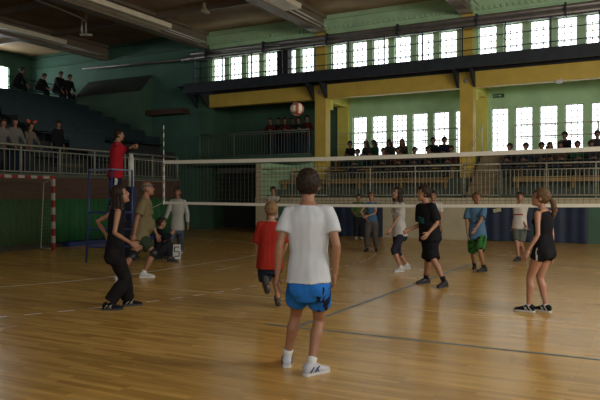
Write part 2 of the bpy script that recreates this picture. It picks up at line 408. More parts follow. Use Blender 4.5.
railing('railing', 'grey railing on the gallery front, from the passage to the first ochre column', (SX0+0.05, YR), (-11.2, YR), 1.46, 1.14, 3, G_r)
railing('railing', 'grey railing on the gallery front between the two ochre columns', (-11.2, YR), (-6.0, YR), 1.46, 1.14, 4, G_r)
railing('railing', 'short grey railing across the foot of the gallery stairs', (-6.0, YR), (-4.75, YR), 1.46, 1.14, 2, G_r)
railing('railing', 'grey railing on the gallery front at the right edge', (-4.75, YR), (1.2, YR), 1.46, 1.14, 5, G_r)
railing('balcony_railing', 'dark grey railing of the balcony where the group in black stands', (-18.5, 24.58), (-12.85, 24.58), 3.2, 1.1, 4, None, 0.08, 0.14, mat('dim_rail', (0.12, 0.15, 0.12), 0.5))
def thin_rail(label, x0, x1):
    t = thing('walkway_railing', label, 'railing', (x0, 26.0, 3.2), 0, 'thin railings in front of the gallery windows')
    for zz in (1.0, 0.55): bm = B(); tube(bm, [(0,0,zz), (x1-x0,0,zz)], 0.026, 6); obj('top_rail' if zz == 1.0 else 'middle_rail', bm, M_rail, t)
    n = 5
    for i in range(n): bm = B(); xx = (x1-x0)*i/(n-1); tube(bm, [(xx,0,0), (xx,0,1.0)], 0.02, 6); obj('post', bm, M_rail, t)
thin_rail('thin walkway railing in front of the gallery windows left of the centre column', -12.2, -7.0)
thin_rail('thin walkway railing in front of the gallery windows on the right', -4.85, 1.0)
# stairs through the gallery
bm = B()
for i in range(9): z = 1.46+0.19*(i+1); bx(bm, -5.95, -5.15, 23.2+0.3*i, 23.5+0.3*i, 1.40, z)
tag(obj('stairs', bm, mat('tan_stair_stone', (0.22, 0.16, 0.08), 0.8, 0.2, 4)), 'tan steps climbing through the gallery right of the centre column', 'stairs')
hr = thing('stair_handrail', 'white sloping handrail with upright pole beside the gallery stairs', 'handrail', (-6.03, 0, 0))
bm = B(); tube(bm, [(0, 23.2, 2.5), (0, 25.9, 4.25)], 0.022, 8); obj('rail', bm, M_rail, hr, True)
bm = B(); tube(bm, [(0, 25.9, 3.1), (0, 25.9, 4.3)], 0.03, 8); obj('pole', bm, M_white, hr, True)
bm = B(); tube(bm, [(0, 23.2, 1.6), (0, 23.2, 2.5)], 0.022, 8); obj('pole', bm, M_rail, hr, True)
# benches
rows = [(23.95, 1.80, 'front'), (24.75, 2.20, 'second'), (25.5, 2.60, 'top')]
spans = [(-13.85, -12.95, 'short end next to the dark passage'), (-12.2, -6.8, 'between the two ochre columns'), (-4.5, 1.2, 'at the right edge')]
for y, z, rn in rows:
    for a, b, sn in spans:
        t = thing('bench', 'ochre wooden gallery bench, %s row, %s' % (rn, sn), 'bench', (a, y, z), 0, 'wooden benches in the gallery')
        bm = B(); L = b-a; bx(bm, 0, L, 0, 0.12, 0.36, 0.40); bx(bm, 0, L, 0.15, 0.27, 0.36, 0.40); obj('seat', bm, M_bench, t)
        n = max(2, int(L/1.3))
        for i in range(n): bm = B(); xx = 0.1+(L-0.25)*i/(n-1); bx(bm, xx, xx+0.05, 0.03, 0.24, 0, 0.36); obj('leg', bm, M_bench, t)
        if rn == 'front': bm = B(); bx(bm, 0, L, -0.02, 0.0, 0.22, 0.34); obj('front_board', bm, M_bench, t)
# things on the low back wall
def mat_blue(x0, x1, label, n):
    t = thing('wall_mat', label, 'mat', (x0, YR-0.10, 0), 0, 'dark blue mats hung on the low gallery wall')
    bm = B(); W = x1-x0; N = int(W/0.06); H_ = 1.18
    for i in range(N):
        xa, xb = W*i/N, W*(i+1)/N; f = lambda x: -0.02*math.sin(x*5)-0.008*math.sin(x*17+1)
        top = lambda x: H_-0.03*abs(math.sin(x*6.5))
        q = [(xa, f(xa), 0.02), (xb, f(xb), 0.02), (xb, f(xb), top(xb)), (xa, f(xa), top(xa))]
        a = [bm.verts.new(p) for p in q]; b = [bm.verts.new((p[0], 0.05, p[2])) for p in q]
        bm.faces.new(a); bm.faces.new(list(reversed(b)))
        bm.faces.new((a[3], a[2], b[2], b[3])); 
    obj('padding', bm, M_bluem, t); return t
mat_blue(-11.0, -8.95, 'dark blue mat on the wall behind the woman in grey trousers', 0)
m2 = mat_blue(-5.35, -3.7, 'dark blue mat with a small pale tag behind the boy in the blue tee', 1)
bm = B(); bx(bm, 0.42, 0.68, -0.10, -0.085, 0.98, 1.10); bmesh.ops.rotate(bm, verts=bm.verts, cent=(0.55, -0.09, 1.04), matrix=Matrix.Rotation(math.radians(-12), 3, 'Y')); obj('paper_tag', bm, mat('pale_tag', (0.45, 0.42, 0.25)), m2)
mat_blue(-3.62, -2.0, 'dark blue mat on the wall right of the woman in black', 2)
bm = B(); bx(bm, -5.92, -5.5, YW-0.08, YW, 5.48, 5.62); es = thing('exit_sign', 'small dark green exit sign high on the wall right of the centre column', 'sign')
obj('housing', bm, mat('sign_green', (0.02, 0.10, 0.05)), es)
bm = B()
bx(bm, -5.87, -5.84, YW-0.085, YW-0.08, 5.51, 5.59); bx(bm, -5.80, -5.66, YW-0.085, YW-0.08, 5.54, 5.56)
vs = [bm.verts.new(p) for p in [(-5.66, YW-0.085, 5.51), (-5.58, YW-0.085, 5.55), (-5.66, YW-0.085, 5.59)]]; bm.faces.new(vs); obj('arrow_symbol', bm, M_white, es)
fl = thing('floodlight', 'small white lamp under the ochre beam near the right edge', 'lamp', (-3.1, YC-0.05, 5.5))
bm = B(); bx(bm, -0.10, 0.10, -0.12, 0.02, -0.02, 0.10); obj('housing', bm, M_white, fl)
bm = B(); tube(bm, [(0, 0, 0.1), (0, 0.1, 0.2)], 0.02, 8); obj('arm', bm, M_white, fl)

# ------------------------------------------------------------------ left stand
XL = -15.8; NT = 11; TD, TR, TZ0 = 0.9, 0.35, 2.1; YE = 19.7
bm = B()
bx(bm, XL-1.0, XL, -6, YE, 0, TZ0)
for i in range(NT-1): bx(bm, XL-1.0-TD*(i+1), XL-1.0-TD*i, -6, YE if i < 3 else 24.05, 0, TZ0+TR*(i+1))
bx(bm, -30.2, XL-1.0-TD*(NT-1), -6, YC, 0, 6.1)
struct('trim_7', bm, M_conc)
bm = B(); bx(bm, XL, XL+0.05, -6, YE, 1.42, TZ0-0.02); bx(bm, XL-0.6, XL+0.05, YE, YE+0.04, 0, TZ0)
struct('trim_8', bm, M_brown)
bm = B(); bx(bm, XL-0.05, XL+0.06, -6, YE, TZ0-0.02, TZ0+0.06); struct('trim_9', bm, M_conc_b)
bm = B(); bx(bm, XL+0.0, XL+0.28, 14.2, YE, 0, 0.14); struct('baseboard_left', bm, M_blue)
# curtain: one wavy cloth
bm = B(); N = 620; y0, y1 = 4.0, YE-0.05; prev = None
for i in range(N+1):
    y = y0+(y1-y0)*i/N; a = 0.045*math.sin(y*9+1.7*math.sin(y*0.9)); b_ = 0.03*math.sin(y*23+2*math.sin(y*2))
    c = [bm.verts.new((XL+0.14+a*k+b_*k, y, z)) for z, k in ((0.16, 1.0), (0.8, 0.8), (1.43, 0.45))]
    if prev:
        for j in range(2): bm.faces.new((prev[j], c[j], c[j+1], prev[j+1]))
    prev = c
cu = obj('curtain', bm, M_curt, None, True); md = cu.modifiers.new('thick', 'SOLIDIFY'); md.thickness = 0.012
tag(cu, 'long green curtain hanging below the brown boards of the left stand', 'curtain')
G_l = 'railing along the front of the left stand'
M_lr = mat('left_rail_paint', (0.20, 0.20, 0.155), 0.5)
railing('stand_railing', 'grey railing on the front edge of the dark left stand', (XL-0.02, 8.6), (XL-0.02, YE-0.05), 2.12, 0.84, 9, None, 0.14, 0.165, M_lr, 0.02)
# seat rows of the left stand
sr = None
rown = ['front', 'second', 'third', 'fourth', 'fifth', 'sixth', 'seventh', 'eighth', 'ninth', 'tenth', 'eleventh', 'twelfth']
for i in range(10):
    for a, b, sn in ((8.0, 15.6, 'left of the stair lane'), (16.9, 19.5 if i < 3 else 23.9, 'right of the stair lane')):
        t = thing('seat_row', 'dark blue row of seats on the left stand, %s step, %s' % (rown[i], sn), 'seats', (XL-1.0-TD*i-0.55, a, TZ0+TR*(i+1)), 0, 'dark seat rows climbing the left stand')
        bm = B(); bx(bm, -0.18, 0.18, 0, b-a, 0.32, 0.37); obj('seat_board', bm, M_seat, t)
        bm = B(); bx(bm, -0.24, -0.20, 0, b-a, 0.45, 0.72); obj('backrest', bm, M_seat, t)
        for k in range(int((b-a)/1.9)+1): bm = B(); bx(bm, -0.24, 0.12, 0.15+k*1.15, 0.2+k*1.15, 0, 0.33); bx(bm, -0.2401, -0.20, 0.15+k*1.15, 0.2+k*1.15, 0.33, 0.46); obj('support', bm, M_steel, t)
bm = B()
for i in range(NT-1):
    x = XL-1.0-TD*i; z = TZ0+TR*i
    bx(bm, x-0.45, x+0.01, 15.7, 16.8, z-0.1, z+TR*0.5+0.01); bx(bm, x-0.9, x-0.45, 15.7, 16.8, z-0.1, z+TR+0.012)
tag(obj('stair_lane', bm, mat('stair_lane_stone', (0.075, 0.065, 0.04), 0.8, 0.2, 4)), 'narrow stair lane climbing between the dark seat rows of the left stand', 'stairs')
# lean-to enclosure at the top end of the stand
bm = B(); yb = 25.0; x1, x0 = -21.6, -25.9
q = [(24.34, 4.5), (yb, 4.5), (yb, 7.40), (24.34, 6.57)]
q = [(24.1, 3.0), (yb, 3.0), (yb, 7.40), (24.1, 6.50)]
a = [bm.verts.new((x1, y, z)) for y, z in q]; b = [bm.verts.new((x0, y, z)) for y, z in q]
bm.faces.new(a); bm.faces.new(list(reversed(b)))
fr = bm.faces.new((a[3], b[3], b[0], a[0])); rf = bm.faces.new((a[2], b[2], b[3], a[3])); rf.material_index = 1
struct('wall_stair_enclosure', bm, [M_teal, M_conc])
bm = B(); bx(bm, -21.6, -19.4, 24.4, YC, 5.35, 5.6); struct('trim_20', bm, M_brown)
bm = B(); bx(bm, -21.55, -19.6, YC-0.04, YC, 3.0, 5.35); struct('wall_back_niche', bm, M_teal_l)
# pole rail at top of left stand, dark ceiling rig
tr = thing('top_railing', 'dim railing at the very top of the left stand below the lit wall', 'railing', (-27.2, 21.9, 6.1))
for zz in (0.6, 1.1): bm = B(); tube(bm, [(0, -5, zz), (0, 2.9, zz)], 0.025, 6); obj('rail', bm, M_steel, tr)
for yy in (-5, -2.4, 0.2, 2.8): bm = B(); tube(bm, [(0, yy, 0), (0, yy, 1.1)], 0.025, 6); obj('post', bm, M_steel, tr)
rg = thing('ceiling_rig', 'grey steel pipe frame hanging under the roof at the upper left', 'pipe frame')
p = [at(34, -1, 23.5), at(60, 9, 25.5), at(83, 19, 27.5), at(86, 22, 27.6), at(86, 33, 27.6)]
bm = B(); tube(bm, p, 0.035, 8); obj('pipe', bm, M_rail, rg, True)
bm = B(); tube(bm, [at(82, 20, 27.7), at(82, 34, 27.7)], 0.04, 8); tube(bm, [at(80, 34, 27.7), at(92, 35, 27.7)], 0.05, 8); obj('hanger', bm, M_rail, rg, True)
bm = B(); q = at(86, 20, 27.6); tube(bm, [q, (q.x, q.y, 9.05)], 0.03, 8); obj('suspension_rod', bm, M_rail, rg, True)
for k, (px, py, dd, lb) in enumerate([(204, 13, 21.5, 'unlit dish lamp hanging under the roof at the upper left of centre'), (268, 3, 21, 'unlit dish lamp hanging between two roof girders')]):
    if k: continue
    c = at(px, py, dd); t = thing('pendant_lamp', lb, 'lamp', c)
    bm = B(); rs = [ring(V((0,0,z)), V((1,0,0)), V((0,1,0)), r, r, 20) for z, r in ((0, 0.19), (0.03, 0.18), (0.10, 0.13), (0.16, 0.07), (0.30, 0.06), (0.34, 0.02))]
    loft(bm, rs); obj('shade', bm, M_beam, t, True)
    bm = B(); tube(bm, [(0,0,0.34), (0,0,9.1-c.z)], 0.012, 6); obj('cable', bm, M_black, t)

# ------------------------------------------------------------------ handball goal
def striped(bmr, bmw, p, q, s, n):
    p, q = V(p), V(q)
    for i in range(n):
        a = p+(q-p)*(i/n); b = p+(q-p)*((i+1)/n); lo = V((min(a.x,b.x), min(a.y,b.y), min(a.z,b.z))); hi = V((max(a.x,b.x), max(a.y,b.y), max(a.z,b.z)))
        for ax in range(3):
            if hi[ax]-lo[ax] < 1e-6: lo[ax] -= s; hi[ax] += s
        bx(bmr if i % 2 == 0 else bmw, lo.x, hi.x, lo.y, hi.y, lo.z, hi.z)
M_gr = mat('goal_red_paint', (0.22, 0.018, 0.012)); M_gw = mat('goal_white_paint', (0.36, 0.33, 0.27))
goal = thing('handball_goal', 'red and white striped handball goal with a slack net', 'goal', (GX, 11.65, 0))
for s in (-1.5, 1.5):
    bm = B(); bw = B(); striped(bm, bw, (0, s, 0), (0, s, 2.0), 0.04, 10)
    me = bpy.data.meshes.new('t'); bw.to_mesh(me); n0 = len(bm.faces); bm.from_mesh(me); bm.faces.ensure_lookup_table()
    for f in bm.faces[n0:]: f.material_index = 1
    obj('post', bm, [M_gr, M_gw], goal)
bm = B(); bw = B(); striped(bm, bw, (0, -1.54, 2.04), (0, 1.54, 2.04), 0.04, 15)
me = bpy.data.meshes.new('t'); bw.to_mesh(me); n0 = len(bm.faces); bm.from_mesh(me); bm.faces.ensure_lookup_table()
for f in bm.faces[n0:]: f.material_index = 1
obj('crossbar', bm, [M_gr, M_gw], goal)
for s in (-1.5, 1.5):
    bm = B(); tube(bm, [(0, s, 2.0), (-0.38, s, 1.9), (-0.5, s, 0.05), (0, s, 0.03)], 0.015, 6); obj('rear_frame', bm, M_rail, goal, True)
bm = B()
def cord(p, q, r=0.004): tube(bm, [p, q], r, 3, False)
def gp(y, t):   # point of the net at height parameter t (0 top front, 1 bottom back)
    if t < 0.15: return V((-0.38*t/0.15, y, 2.0-0.1*t/0.15))
    u = (t-0.15)/0.85; return V((-0.38-0.12*u+0.06*math.sin(u*3.1)*math.sin((y+1.5)*1.05), y, 1.9-1.87*u))
NY, NTn = 28, 22
for i in range(-NTn, NY+1):
    for sgn in (1, -1):
        for j in range(NTn):
            ya = i+j if sgn == 1 else i+NTn-j; yb_ = i+j+1 if sgn == 1 else i+NTn-j-1
            if 0 <= ya <= NY and 0 <= yb_ <= NY: cord(gp(-1.5+3*ya/NY, j/NTn), gp(-1.5+3*yb_/NY, (j+1)/NTn))
for s in (-1.5, 1.5):
    for j in range(1, 20):
        z = 2.0*j/20; cord(V((0, s, z)), V((-0.5+0.12*z/2, s, z)))
    for j in range(1, 5): cord(V((-0.1*j, s, 0.03)), V((-0.1*j+0.02*j, s, 1.98)))
obj('goal_net', bm, mat('goal_net_cord', (0.16, 0.13, 0.07)), goal)

# ------------------------------------------------------------------ volleyball net, posts, antenna
YN = 12.4; NX0, NX1 = -10.42, -0.75; NZ0, NZ1 = 1.36, 2.36
net = thing('volleyball_net', 'volleyball net with white tapes stretched across the court', 'net', (NX0, YN, 0))
L = NX1-NX0
def sag(x): return -0.035*math.sin(math.pi*x/L)
def ribbon(x_a, x_b, z0, z1, th, n=24):
    bm = B()
    for i in range(n):
        xa = x_a+(x_b-x_a)*i/n; xb = x_a+(x_b-x_a)*(i+1)/n
        q = [(xa, z0+sag(xa)), (xb, z0+sag(xb)), (xb, z1+sag(xb)), (xa, z1+sag(xa))]
        a = [bm.verts.new((x, -th/2, z)) for x, z in q]; b = [bm.verts.new((x, th/2, z)) for x, z in q]
        bm.faces.new(a); bm.faces.new(list(reversed(b))); bm.faces.new((a[0], b[0], b[1], a[1])); bm.faces.new((a[3], a[2], b[2], b[3]))
    return bm
obj('top_tape', ribbon(0, L, NZ1-0.075, NZ1+0.005, 0.012), M_tape, net)
obj('bottom_tape', ribbon(0, L, NZ0-0.03, NZ0+0.03, 0.012), M_tape, net)
bm = B(); bx(bm, -0.0, 0.05, -0.008, 0.008, NZ0-0.02, NZ1-0.02); obj('side_tape', bm, M_tape, net)
bm = B(); bx(bm, L-0.05, L, -0.008, 0.008, NZ0-0.02, NZ1-0.02); obj('side_tape', bm, M_tape, net)
bm = B(); h = 0.0026; nx = int(L/0.10)
for i in range(1, nx): x = L*i/nx; bx(bm, x-h, x+h, -h, h, NZ0+sag(x), NZ1-0.06+sag(x))
for j in range(1, 10):
    z = NZ0+(NZ1-NZ0)*j/10
    for i in range(12):
        xa, xb = L*i/12, L*(i+1)/12; tube(bm, [(xa, 0, z+sag(xa)), (xb, 0, z+sag(xb))], h*1.2, 4, False)
obj('net_mesh', bm, M_cord, net)
bm = B(); tube(bm, [(0, 0, NZ1-0.02), (-0.92, 0, NZ1+0.06)], 0.006, 6); tube(bm, [(0, 0, NZ0), (-0.92, 0, NZ0-0.35)], 0.006, 6); tube(bm, [(0, 0, NZ1-0.5), (-0.92, 0, NZ1-0.45)], 0.004, 6)
obj('tension_rope', bm, M_tape, net)
bm = B(); tube(bm, [(L, 0, NZ1-0.02), (L+0.6, 0, NZ1+0.02)], 0.006, 6); tube(bm, [(L, 0, NZ0), (L+0.6, 0, NZ0)], 0.006, 6); obj('tension_rope', bm, M_tape, net)
an = thing('antenna', 'thin striped antenna rod standing up from the left end of the net', 'antenna', (NX0+0.04, YN-0.02, 0))
bm = B(); z = NZ0-0.05; i = 0
while z < 3.2:
    n0 = len(bm.faces); tube(bm, [(0,0,z), (0,0,min(z+0.1, 3.2))], 0.011, 6); bm.faces.ensure_lookup_table()
    for f in bm.faces[n0:]: f.material_index = i % 2
    z += 0.1; i += 1
obj('rod', bm, [M_white, mat('antenna_dull_red', (0.20, 0.10, 0.08))], an)
for xx, lb in ((-11.42, 'padded net post beside the referee, white top and dark blue cover'), (-0.12, 'padded net post outside the right edge')):
    t = thing('net_post', lb, 'post', (xx, YN, 0))
    bm = B(); tube(bm, [(0,0,0), (0,0,2.55)], 0.05, 12); obj('tube', bm, mat('post_aluminium', (0.6, 0.6, 0.5), 0.4), t, True)
    bm = B(); tube(bm, [(0,0,1.75), (0,0,2.48)], 0.07, 14); obj('sleeve', bm, mat('post_sleeve', (0.55, 0.55, 0.46), 0.5), t, True)
    bm = B(); bx(bm, -0.13, 0.13, -0.13, 0.13, 0.02, 1.75); bmesh.ops.bevel(bm, geom=bm.edges[:], offset=0.03, segments=2, affect='EDGES'); obj('padding', bm, mat('post_padding', (0.012, 0.016, 0.04), 0.6), t)
    bm = B(); tube(bm, [(0,0,0), (0,0,0.03)], 0.2, 16); obj('base_plate', bm, M_steel, t)

# ------------------------------------------------------------------ referee stand
RX, RY = -11.13, 11.45
rs_ = thing('referee_stand', 'blue steel referee stand at the left end of the net', 'stand', (RX, RY, 0))
SZ = 1.12
for sx in (-0.42, 0.28):
    for sy in (-0.30, 0.36):
        bm = B(); topz = 2.12 if sy < 0 or True else SZ
        tube(bm, [(sx*1.12, sy*1.12, 0), (sx, sy, SZ), (sx, sy, topz)], 0.024, 8); obj('leg', bm, M_blue, rs_, True)
bm = B()
for zz in (0.35, 0.75):
    k = 1.12-0.12*zz/SZ
    for a, b in (((-0.42,-0.30), (-0.42,0.36)), ((0.28,-0.30), (0.28,0.36)), ((-0.42,-0.30), (0.28,-0.30)), ((-0.42,0.36), (0.28,0.36))):
        tube(bm, [(a[0]*k, a[1]*k, zz), (b[0]*k, b[1]*k, zz)], 0.016, 6)
obj('rungs', bm, M_blue, rs_)
bm = B(); bx(bm, -0.45, 0.31, -0.33, 0.39, SZ, SZ+0.04); obj('platform', bm, M_blue, rs_)
bm = B()
for a, b in (((-0.42,-0.30), (-0.42,0.36)), ((-0.42,-0.30), (0.28,-0.30)), ((0.28,-0.30), (0.28,0.36))): tube(bm, [(a[0], a[1], 2.12), (b[0], b[1], 2.12)], 0.018, 6)
obj('guard_rail', bm, mat('pale_blue_rail', (0.16, 0.20, 0.27)), rs_)

# ------------------------------------------------------------------ ball
bc = at(297, 109, 15.5)
bl = thing('volleyball', 'white and red volleyball in the air above the net', 'ball', bc)
bm = B(); ball(bm, (0,0,0), (0.16, 0.16, 0.16), 4, Matrix.Rotation(0.6, 3, 'Y'))
for f in bm.faces:
    c = Matrix.Rotation(0.5, 3, 'Z') @ f.calc_center_median(); ax = max(range(3), key=lambda i: abs(c[i])); s = c[(ax+1) % 3]/abs(c[ax])
    f.material_index = 1 if (ax == 0 and abs(s) > 0.33) or (ax == 2 and s > 0.33) else (2 if ax == 1 and abs(s) > 0.6 else 0)
obj('shell', bm, [mat('ball_white', (0.62, 0.56, 0.42), 0.5), mat('ball_red', (0.30, 0.06, 0.04), 0.5), mat('ball_grey', (0.16, 0.17, 0.17), 0.5)], bl, True)
#PEOPLE
# ------------------------------------------------------------------ people
def add_mesh_mod(bm, voxel, smooth_it=2, name='tmp'):
    """voxel-remesh the closed pieces in bm into one continuous surface"""
    me = bpy.data.meshes.new(name); bmesh.ops.recalc_face_normals(bm, faces=bm.faces); bm.to_mesh(me); bm.free()
    o = bpy.data.objects.new(name, me); col.objects.link(o)
    m = o.modifiers.new('r', 'REMESH'); m.mode = 'VOXEL'; m.voxel_size = voxel
    if smooth_it: s = o.modifiers.new('s', 'SMOOTH'); s.factor = 0.5; s.iterations = smooth_it
    dg = bpy.context.evaluated_depsgraph_get(); me2 = bpy.data.meshes.new_from_object(o.evaluated_get(dg))
    bpy.data.objects.remove(o); return me2
def ik(a, c, l1, l2, hint):
    d = (c-a).length
    if d > (l1+l2)*0.995: k = d/((l1+l2)*0.995); l1 *= k; l2 *= k
    d = max(d, abs(l1-l2)+1e-3); u = (c-a).normalized(); x = (l1*l1-l2*l2+d*d)/(2*d); h = math.sqrt(max(0, l1*l1-x*x))
    n = hint-u*hint.dot(u); n = n.normalized() if n.length > 1e-5 else frame_of(u)[0]
    return a+u*x+n*h
def lerp(a, b, t): return a+(b-a)*t
M_sole = mat('white_sole_rubber', (0.55, 0.55, 0.52), 0.6, 0.05); M_eye = mat('eye_dark', (0.02, 0.012, 0.01), 0.3)
M_lip = mat('lip_red', (0.25, 0.07, 0.05), 0.5); M_bsole = mat('dark_sole_rubber', (0.03, 0.03, 0.03), 0.7)
SKIN = mat('skin', (0.30, 0.145, 0.08), 0.55, 0.06, 9); SKIN_P = mat('pale_skin', (0.36, 0.18, 0.11), 0.55, 0.06, 9); SKIN_T = mat('tanned_skin', (0.27, 0.125, 0.07), 0.55, 0.06, 9)
HB = mat('dark_brown_hair', (0.022, 0.013, 0.009), 0.6, 0.4, 40, 0.5, spec=0.2); HM = mat('brown_hair', (0.10, 0.055, 0.025), 0.6, 0.4, 40, 0.5, spec=0.2); HL = mat('light_brown_hair', (0.20, 0.12, 0.055), 0.6, 0.35, 40, 0.5, spec=0.2); HG = mat('grey_hair', (0.10, 0.09, 0.08), 0.6, 0.3, 40, 0.5, spec=0.2)
def cloth(name, c, v=0.12): return mat(name, c, 0.9, v, 7, spec=0.12)
HEADK = 1.13
def person(label, h, facing, hip, neck, hands, feet, top, bottom, hair, skin=SKIN, shoes=None, head=(0, 0), head_yaw=0, group=None,
           build=1.0, elbow=None, knee=None, res=0.016, footyaw=(8, -8), footpitch=(0, 0), shoulder=None, female=False, belly=0.0, grip=(0.3, 0.3), straight=None, name='person', cat='person', headoff=None):
    """hip, neck, hands (left, right), feet (ankles, left, right): world points. facing: unit vector. head = (pitch up deg, yaw to its left deg)
       top: dict(m, sleeve, hem, loose); bottom: dict(m, frac, loose, m2); hair: (style, material)"""
    s = h/1.75; f = V(facing); f.z = 0; f.normalize(); r = V((f.y, -f.x, 0)); up = (neck-hip).normalized()
    rh = (r-up*r.dot(up)).normalized(); fh = up.cross(rh).normalized()
    if shoulder is not None:   # extra twist of the shoulders to the left, degrees
        q = Matrix.Rotation(math.radians(shoulder), 3, up); rs, fs = q @ rh, q @ fh
    else: rs, fs = rh, fh
    base = V((hip.x, hip.y, min(feet[0].z, feet[1].z)-0.09*s)); T = -base
    L_ = (neck-hip).length; bw = build
    def W(c): return c+T
    def tring(t, rx, ry, n=18, off=0.0, p=0.9):
        k = max(0, min(1, t)); rr = lerp(rh, rs, k).normalized(); ff = lerp(fh, fs, k).normalized()
        return ring(W(hip+up*(L_*t)+ff*off*s), rr, ff, rx*s*bw, ry*s*bw, n, p)
    hw = 0.088 if not female else 0.092; sw = 0.168 if not female else 0.150
    if straight:
        tot = 0.805*s*straight; b0 = min(feet[0].z, feet[1].z)
        zs = [ft.z+math.sqrt(max(0.01, tot*tot-(hip.x-ft.x)**2-(hip.y-ft.y)**2)) for ft in feet]; hip.z = min(zs)
        L_ = (neck-hip).length
    hipj = [hip-rh*hw*s*bw, hip+rh*hw*s*bw]; shj = [hip+up*L_*0.90-rs*sw*s*bw, hip+up*L_*0.90+rs*sw*s*bw]
    kn, el = [], []
    for i in (0, 1):
        kh = (knee[i] if knee else f); kn.append(ik(hipj[i], feet[i], 0.405*s, 0.40*s, V(kh)))
        eh = (elbow[i] if elbow else (-f*0.8+V((0,0,-0.3))+r*(-0.4 if i == 0 else 0.4))); el.append(ik(shj[i], hands[i], 0.295*s, 0.255*s, V(eh)))
    root = thing(name, label, cat, base, 0, group); s0 = s
    # head direction
    hp = math.radians(head[0]); hy = math.radians(head[1]); hf0 = Matrix.Rotation(hy, 3, V((0,0,1))) @ fs; hf0.z = 0; hf0.normalize()
    hr = V((hf0.y, -hf0.x, 0)); hf = hf0*math.cos(hp)+V((0,0,1))*math.sin(hp); hu = hr.cross(hf).normalized()
    HMx = Matrix((hr, hf, hu)).transposed()
    nk = neck + up*0.02*s; hc = neck + lerp(up, V((0,0,1)), 0.5).normalized()*0.160*s + hf0*0.03*s
    if headoff is not None: hc = hc+headoff
    hs = s*HEADK
    def Hp(x, y, z): return W(hc + HMx @ V((x*hs, y*hs, z*hs)))
    # --- body
    bm = B(); fb = female
    prof = [(-0.20, .075, .07), (-0.10, .135, .10), (0.0, .165, .112), (0.18, .150 if not fb else .14, .10), (0.38, .128 if not fb else .112, .088), (0.6, .148 if not fb else .13, .102), (0.78, .160 if not fb else .14, .105), (0.90, .150 if not fb else .135, .085), (0.98, .095, .065), (1.03, .058, .055)]
    loft(bm, [tring(*p) for p in prof])
    for e in (-1, 1): ball(bm, W(hip+rh*e*0.072*s*bw-fh*0.045*s-up*0.05*s), (0.082*s, 0.082*s, 0.095*s))
    if fb:
        for e in (-1, 1): ball(bm, W(hip+up*L_*0.70+rs*e*0.065*s+fs*0.072*s), (0.052*s, 0.052*s, 0.055*s))
    if belly: ball(bm, W(hip+up*L_*0.32+fh*0.07*s), (0.14*s*bw, (0.10+belly)*s, 0.17*s))
    for i in (0, 1):
        a, k, c = hipj[i], kn[i], feet[i]
        pts = [a, lerp(a,k,.3), lerp(a,k,.7), k, lerp(k,c,.15), lerp(k,c,.32), lerp(k,c,.6), lerp(k,c,.9), c]
        back = -f*0.012*s
        pts[5] = pts[5]+back
        rad = [.083, .082, .064, .053, .050, .056, .044, .034, .035]
        capsule(bm, [W(p) for p in pts], [x*s*(0.5+0.5*bw) for x in rad])
        a, k, c = shj[i], el[i], hands[i]
        pts = [a, lerp(a,k,.25), lerp(a,k,.6), k, lerp(k,c,.25), lerp(k,c,.6), c]
        rad = [.052, .048, .041, .036, .038, .031, .025] if not fb else [.043, .040, .034, .031, .032, .026, .022]
        capsule(bm, [W(p) for p in pts], [x*s*(0.6+0.4*bw) for x in rad])
    capsule(bm, [W(neck-up*0.06*s), W(lerp(neck, hc, 0.6))], [0.06*s, 0.053*s] if not fb else [0.05*s, 0.044*s])
    ball(bm, Hp(0, -0.008, 0.025), (0.074*hs, 0.092*hs, 0.090*hs), 3, HMx)
    ball(bm, Hp(0, 0.022, -0.035), (0.057*hs, 0.066*hs, 0.078*hs), 3, HMx)
    ball(bm, Hp(0, 0.062, -0.092), (0.027*hs, 0.024*hs, 0.020*hs), 2, HMx)
    capsule(bm, [Hp(0, 0.088, 0.012), Hp(0, 0.098, -0.024)], [0.008*hs, 0.012*hs], 8)
    for e in (-1, 1): ball(bm, Hp(e*0.075, -0.005, -0.012), (0.012*hs, 0.02*hs, 0.032*hs), 2, HMx); ball(bm, Hp(e*0.032, 0.074, 0.026), (0.022*hs, 0.012*hs, 0.007*hs), 2, HMx)
    me = add_mesh_mod(bm, res*0.75 if res < 0.02 else res, 2)
    # --- hands: palm, four unequal bent fingers and a thumb, joined into the body mesh
    bm = B(); bm.from_mesh(me); bpy.data.meshes.remove(me)
    nf = 8 if res < 0.02 else 5
    for i in (0, 1):
        e = -1 if i == 0 else 1; d = (hands[i]-el[i]).normalized(); inn = (-r*e); inn = (inn-d*inn.dot(d))
        inn = inn.normalized() if inn.length > 0.2 else frame_of(d)[0]
        fwd = d.cross(inn)*(1 if (d.cross(inn)).dot(f) > 0 else -1); fwd.normalize()      # thumb side
        if abs(d.cross(inn).dot(f)) < 0.25: fwd = d.cross(inn).normalized()*(1 if d.cross(inn).z > 0 else -1)
        hnd = hands[i]; g = grip[i]
        rr = [ring(W(hnd+d*(t*s)), fwd, inn, a_*s, b_*s, 10) for t, a_, b_ in ((-0.01, .025, .021), (0.02, .033, .017), (0.06, .042, .015), (0.092, .041, .013), (0.100, .03, .008))]
        loft(bm, rr)
        for q, (o_, ln) in enumerate(((0.030, .072), (0.010, .081), (-0.010, .076), (-0.030, .060))):
            p0 = hnd+d*0.088*s+fwd*o_*s; a1 = g; d1 = (d*math.cos(a1)+inn*math.sin(a1)); d2 = d*math.cos(a1*2.2)+inn*math.sin(a1*2.2); d3 = d*math.cos(a1*3)+inn*math.sin(a1*3)
            p1 = p0+d1*ln*0.45*s; p2 = p1+d2*ln*0.32*s; p3 = p2+d3*ln*0.26*s
            capsule(bm, [W(p0), W(p1), W(p2), W(p3)], [.0093*s, .0088*s, .008*s, .0068*s], nf)
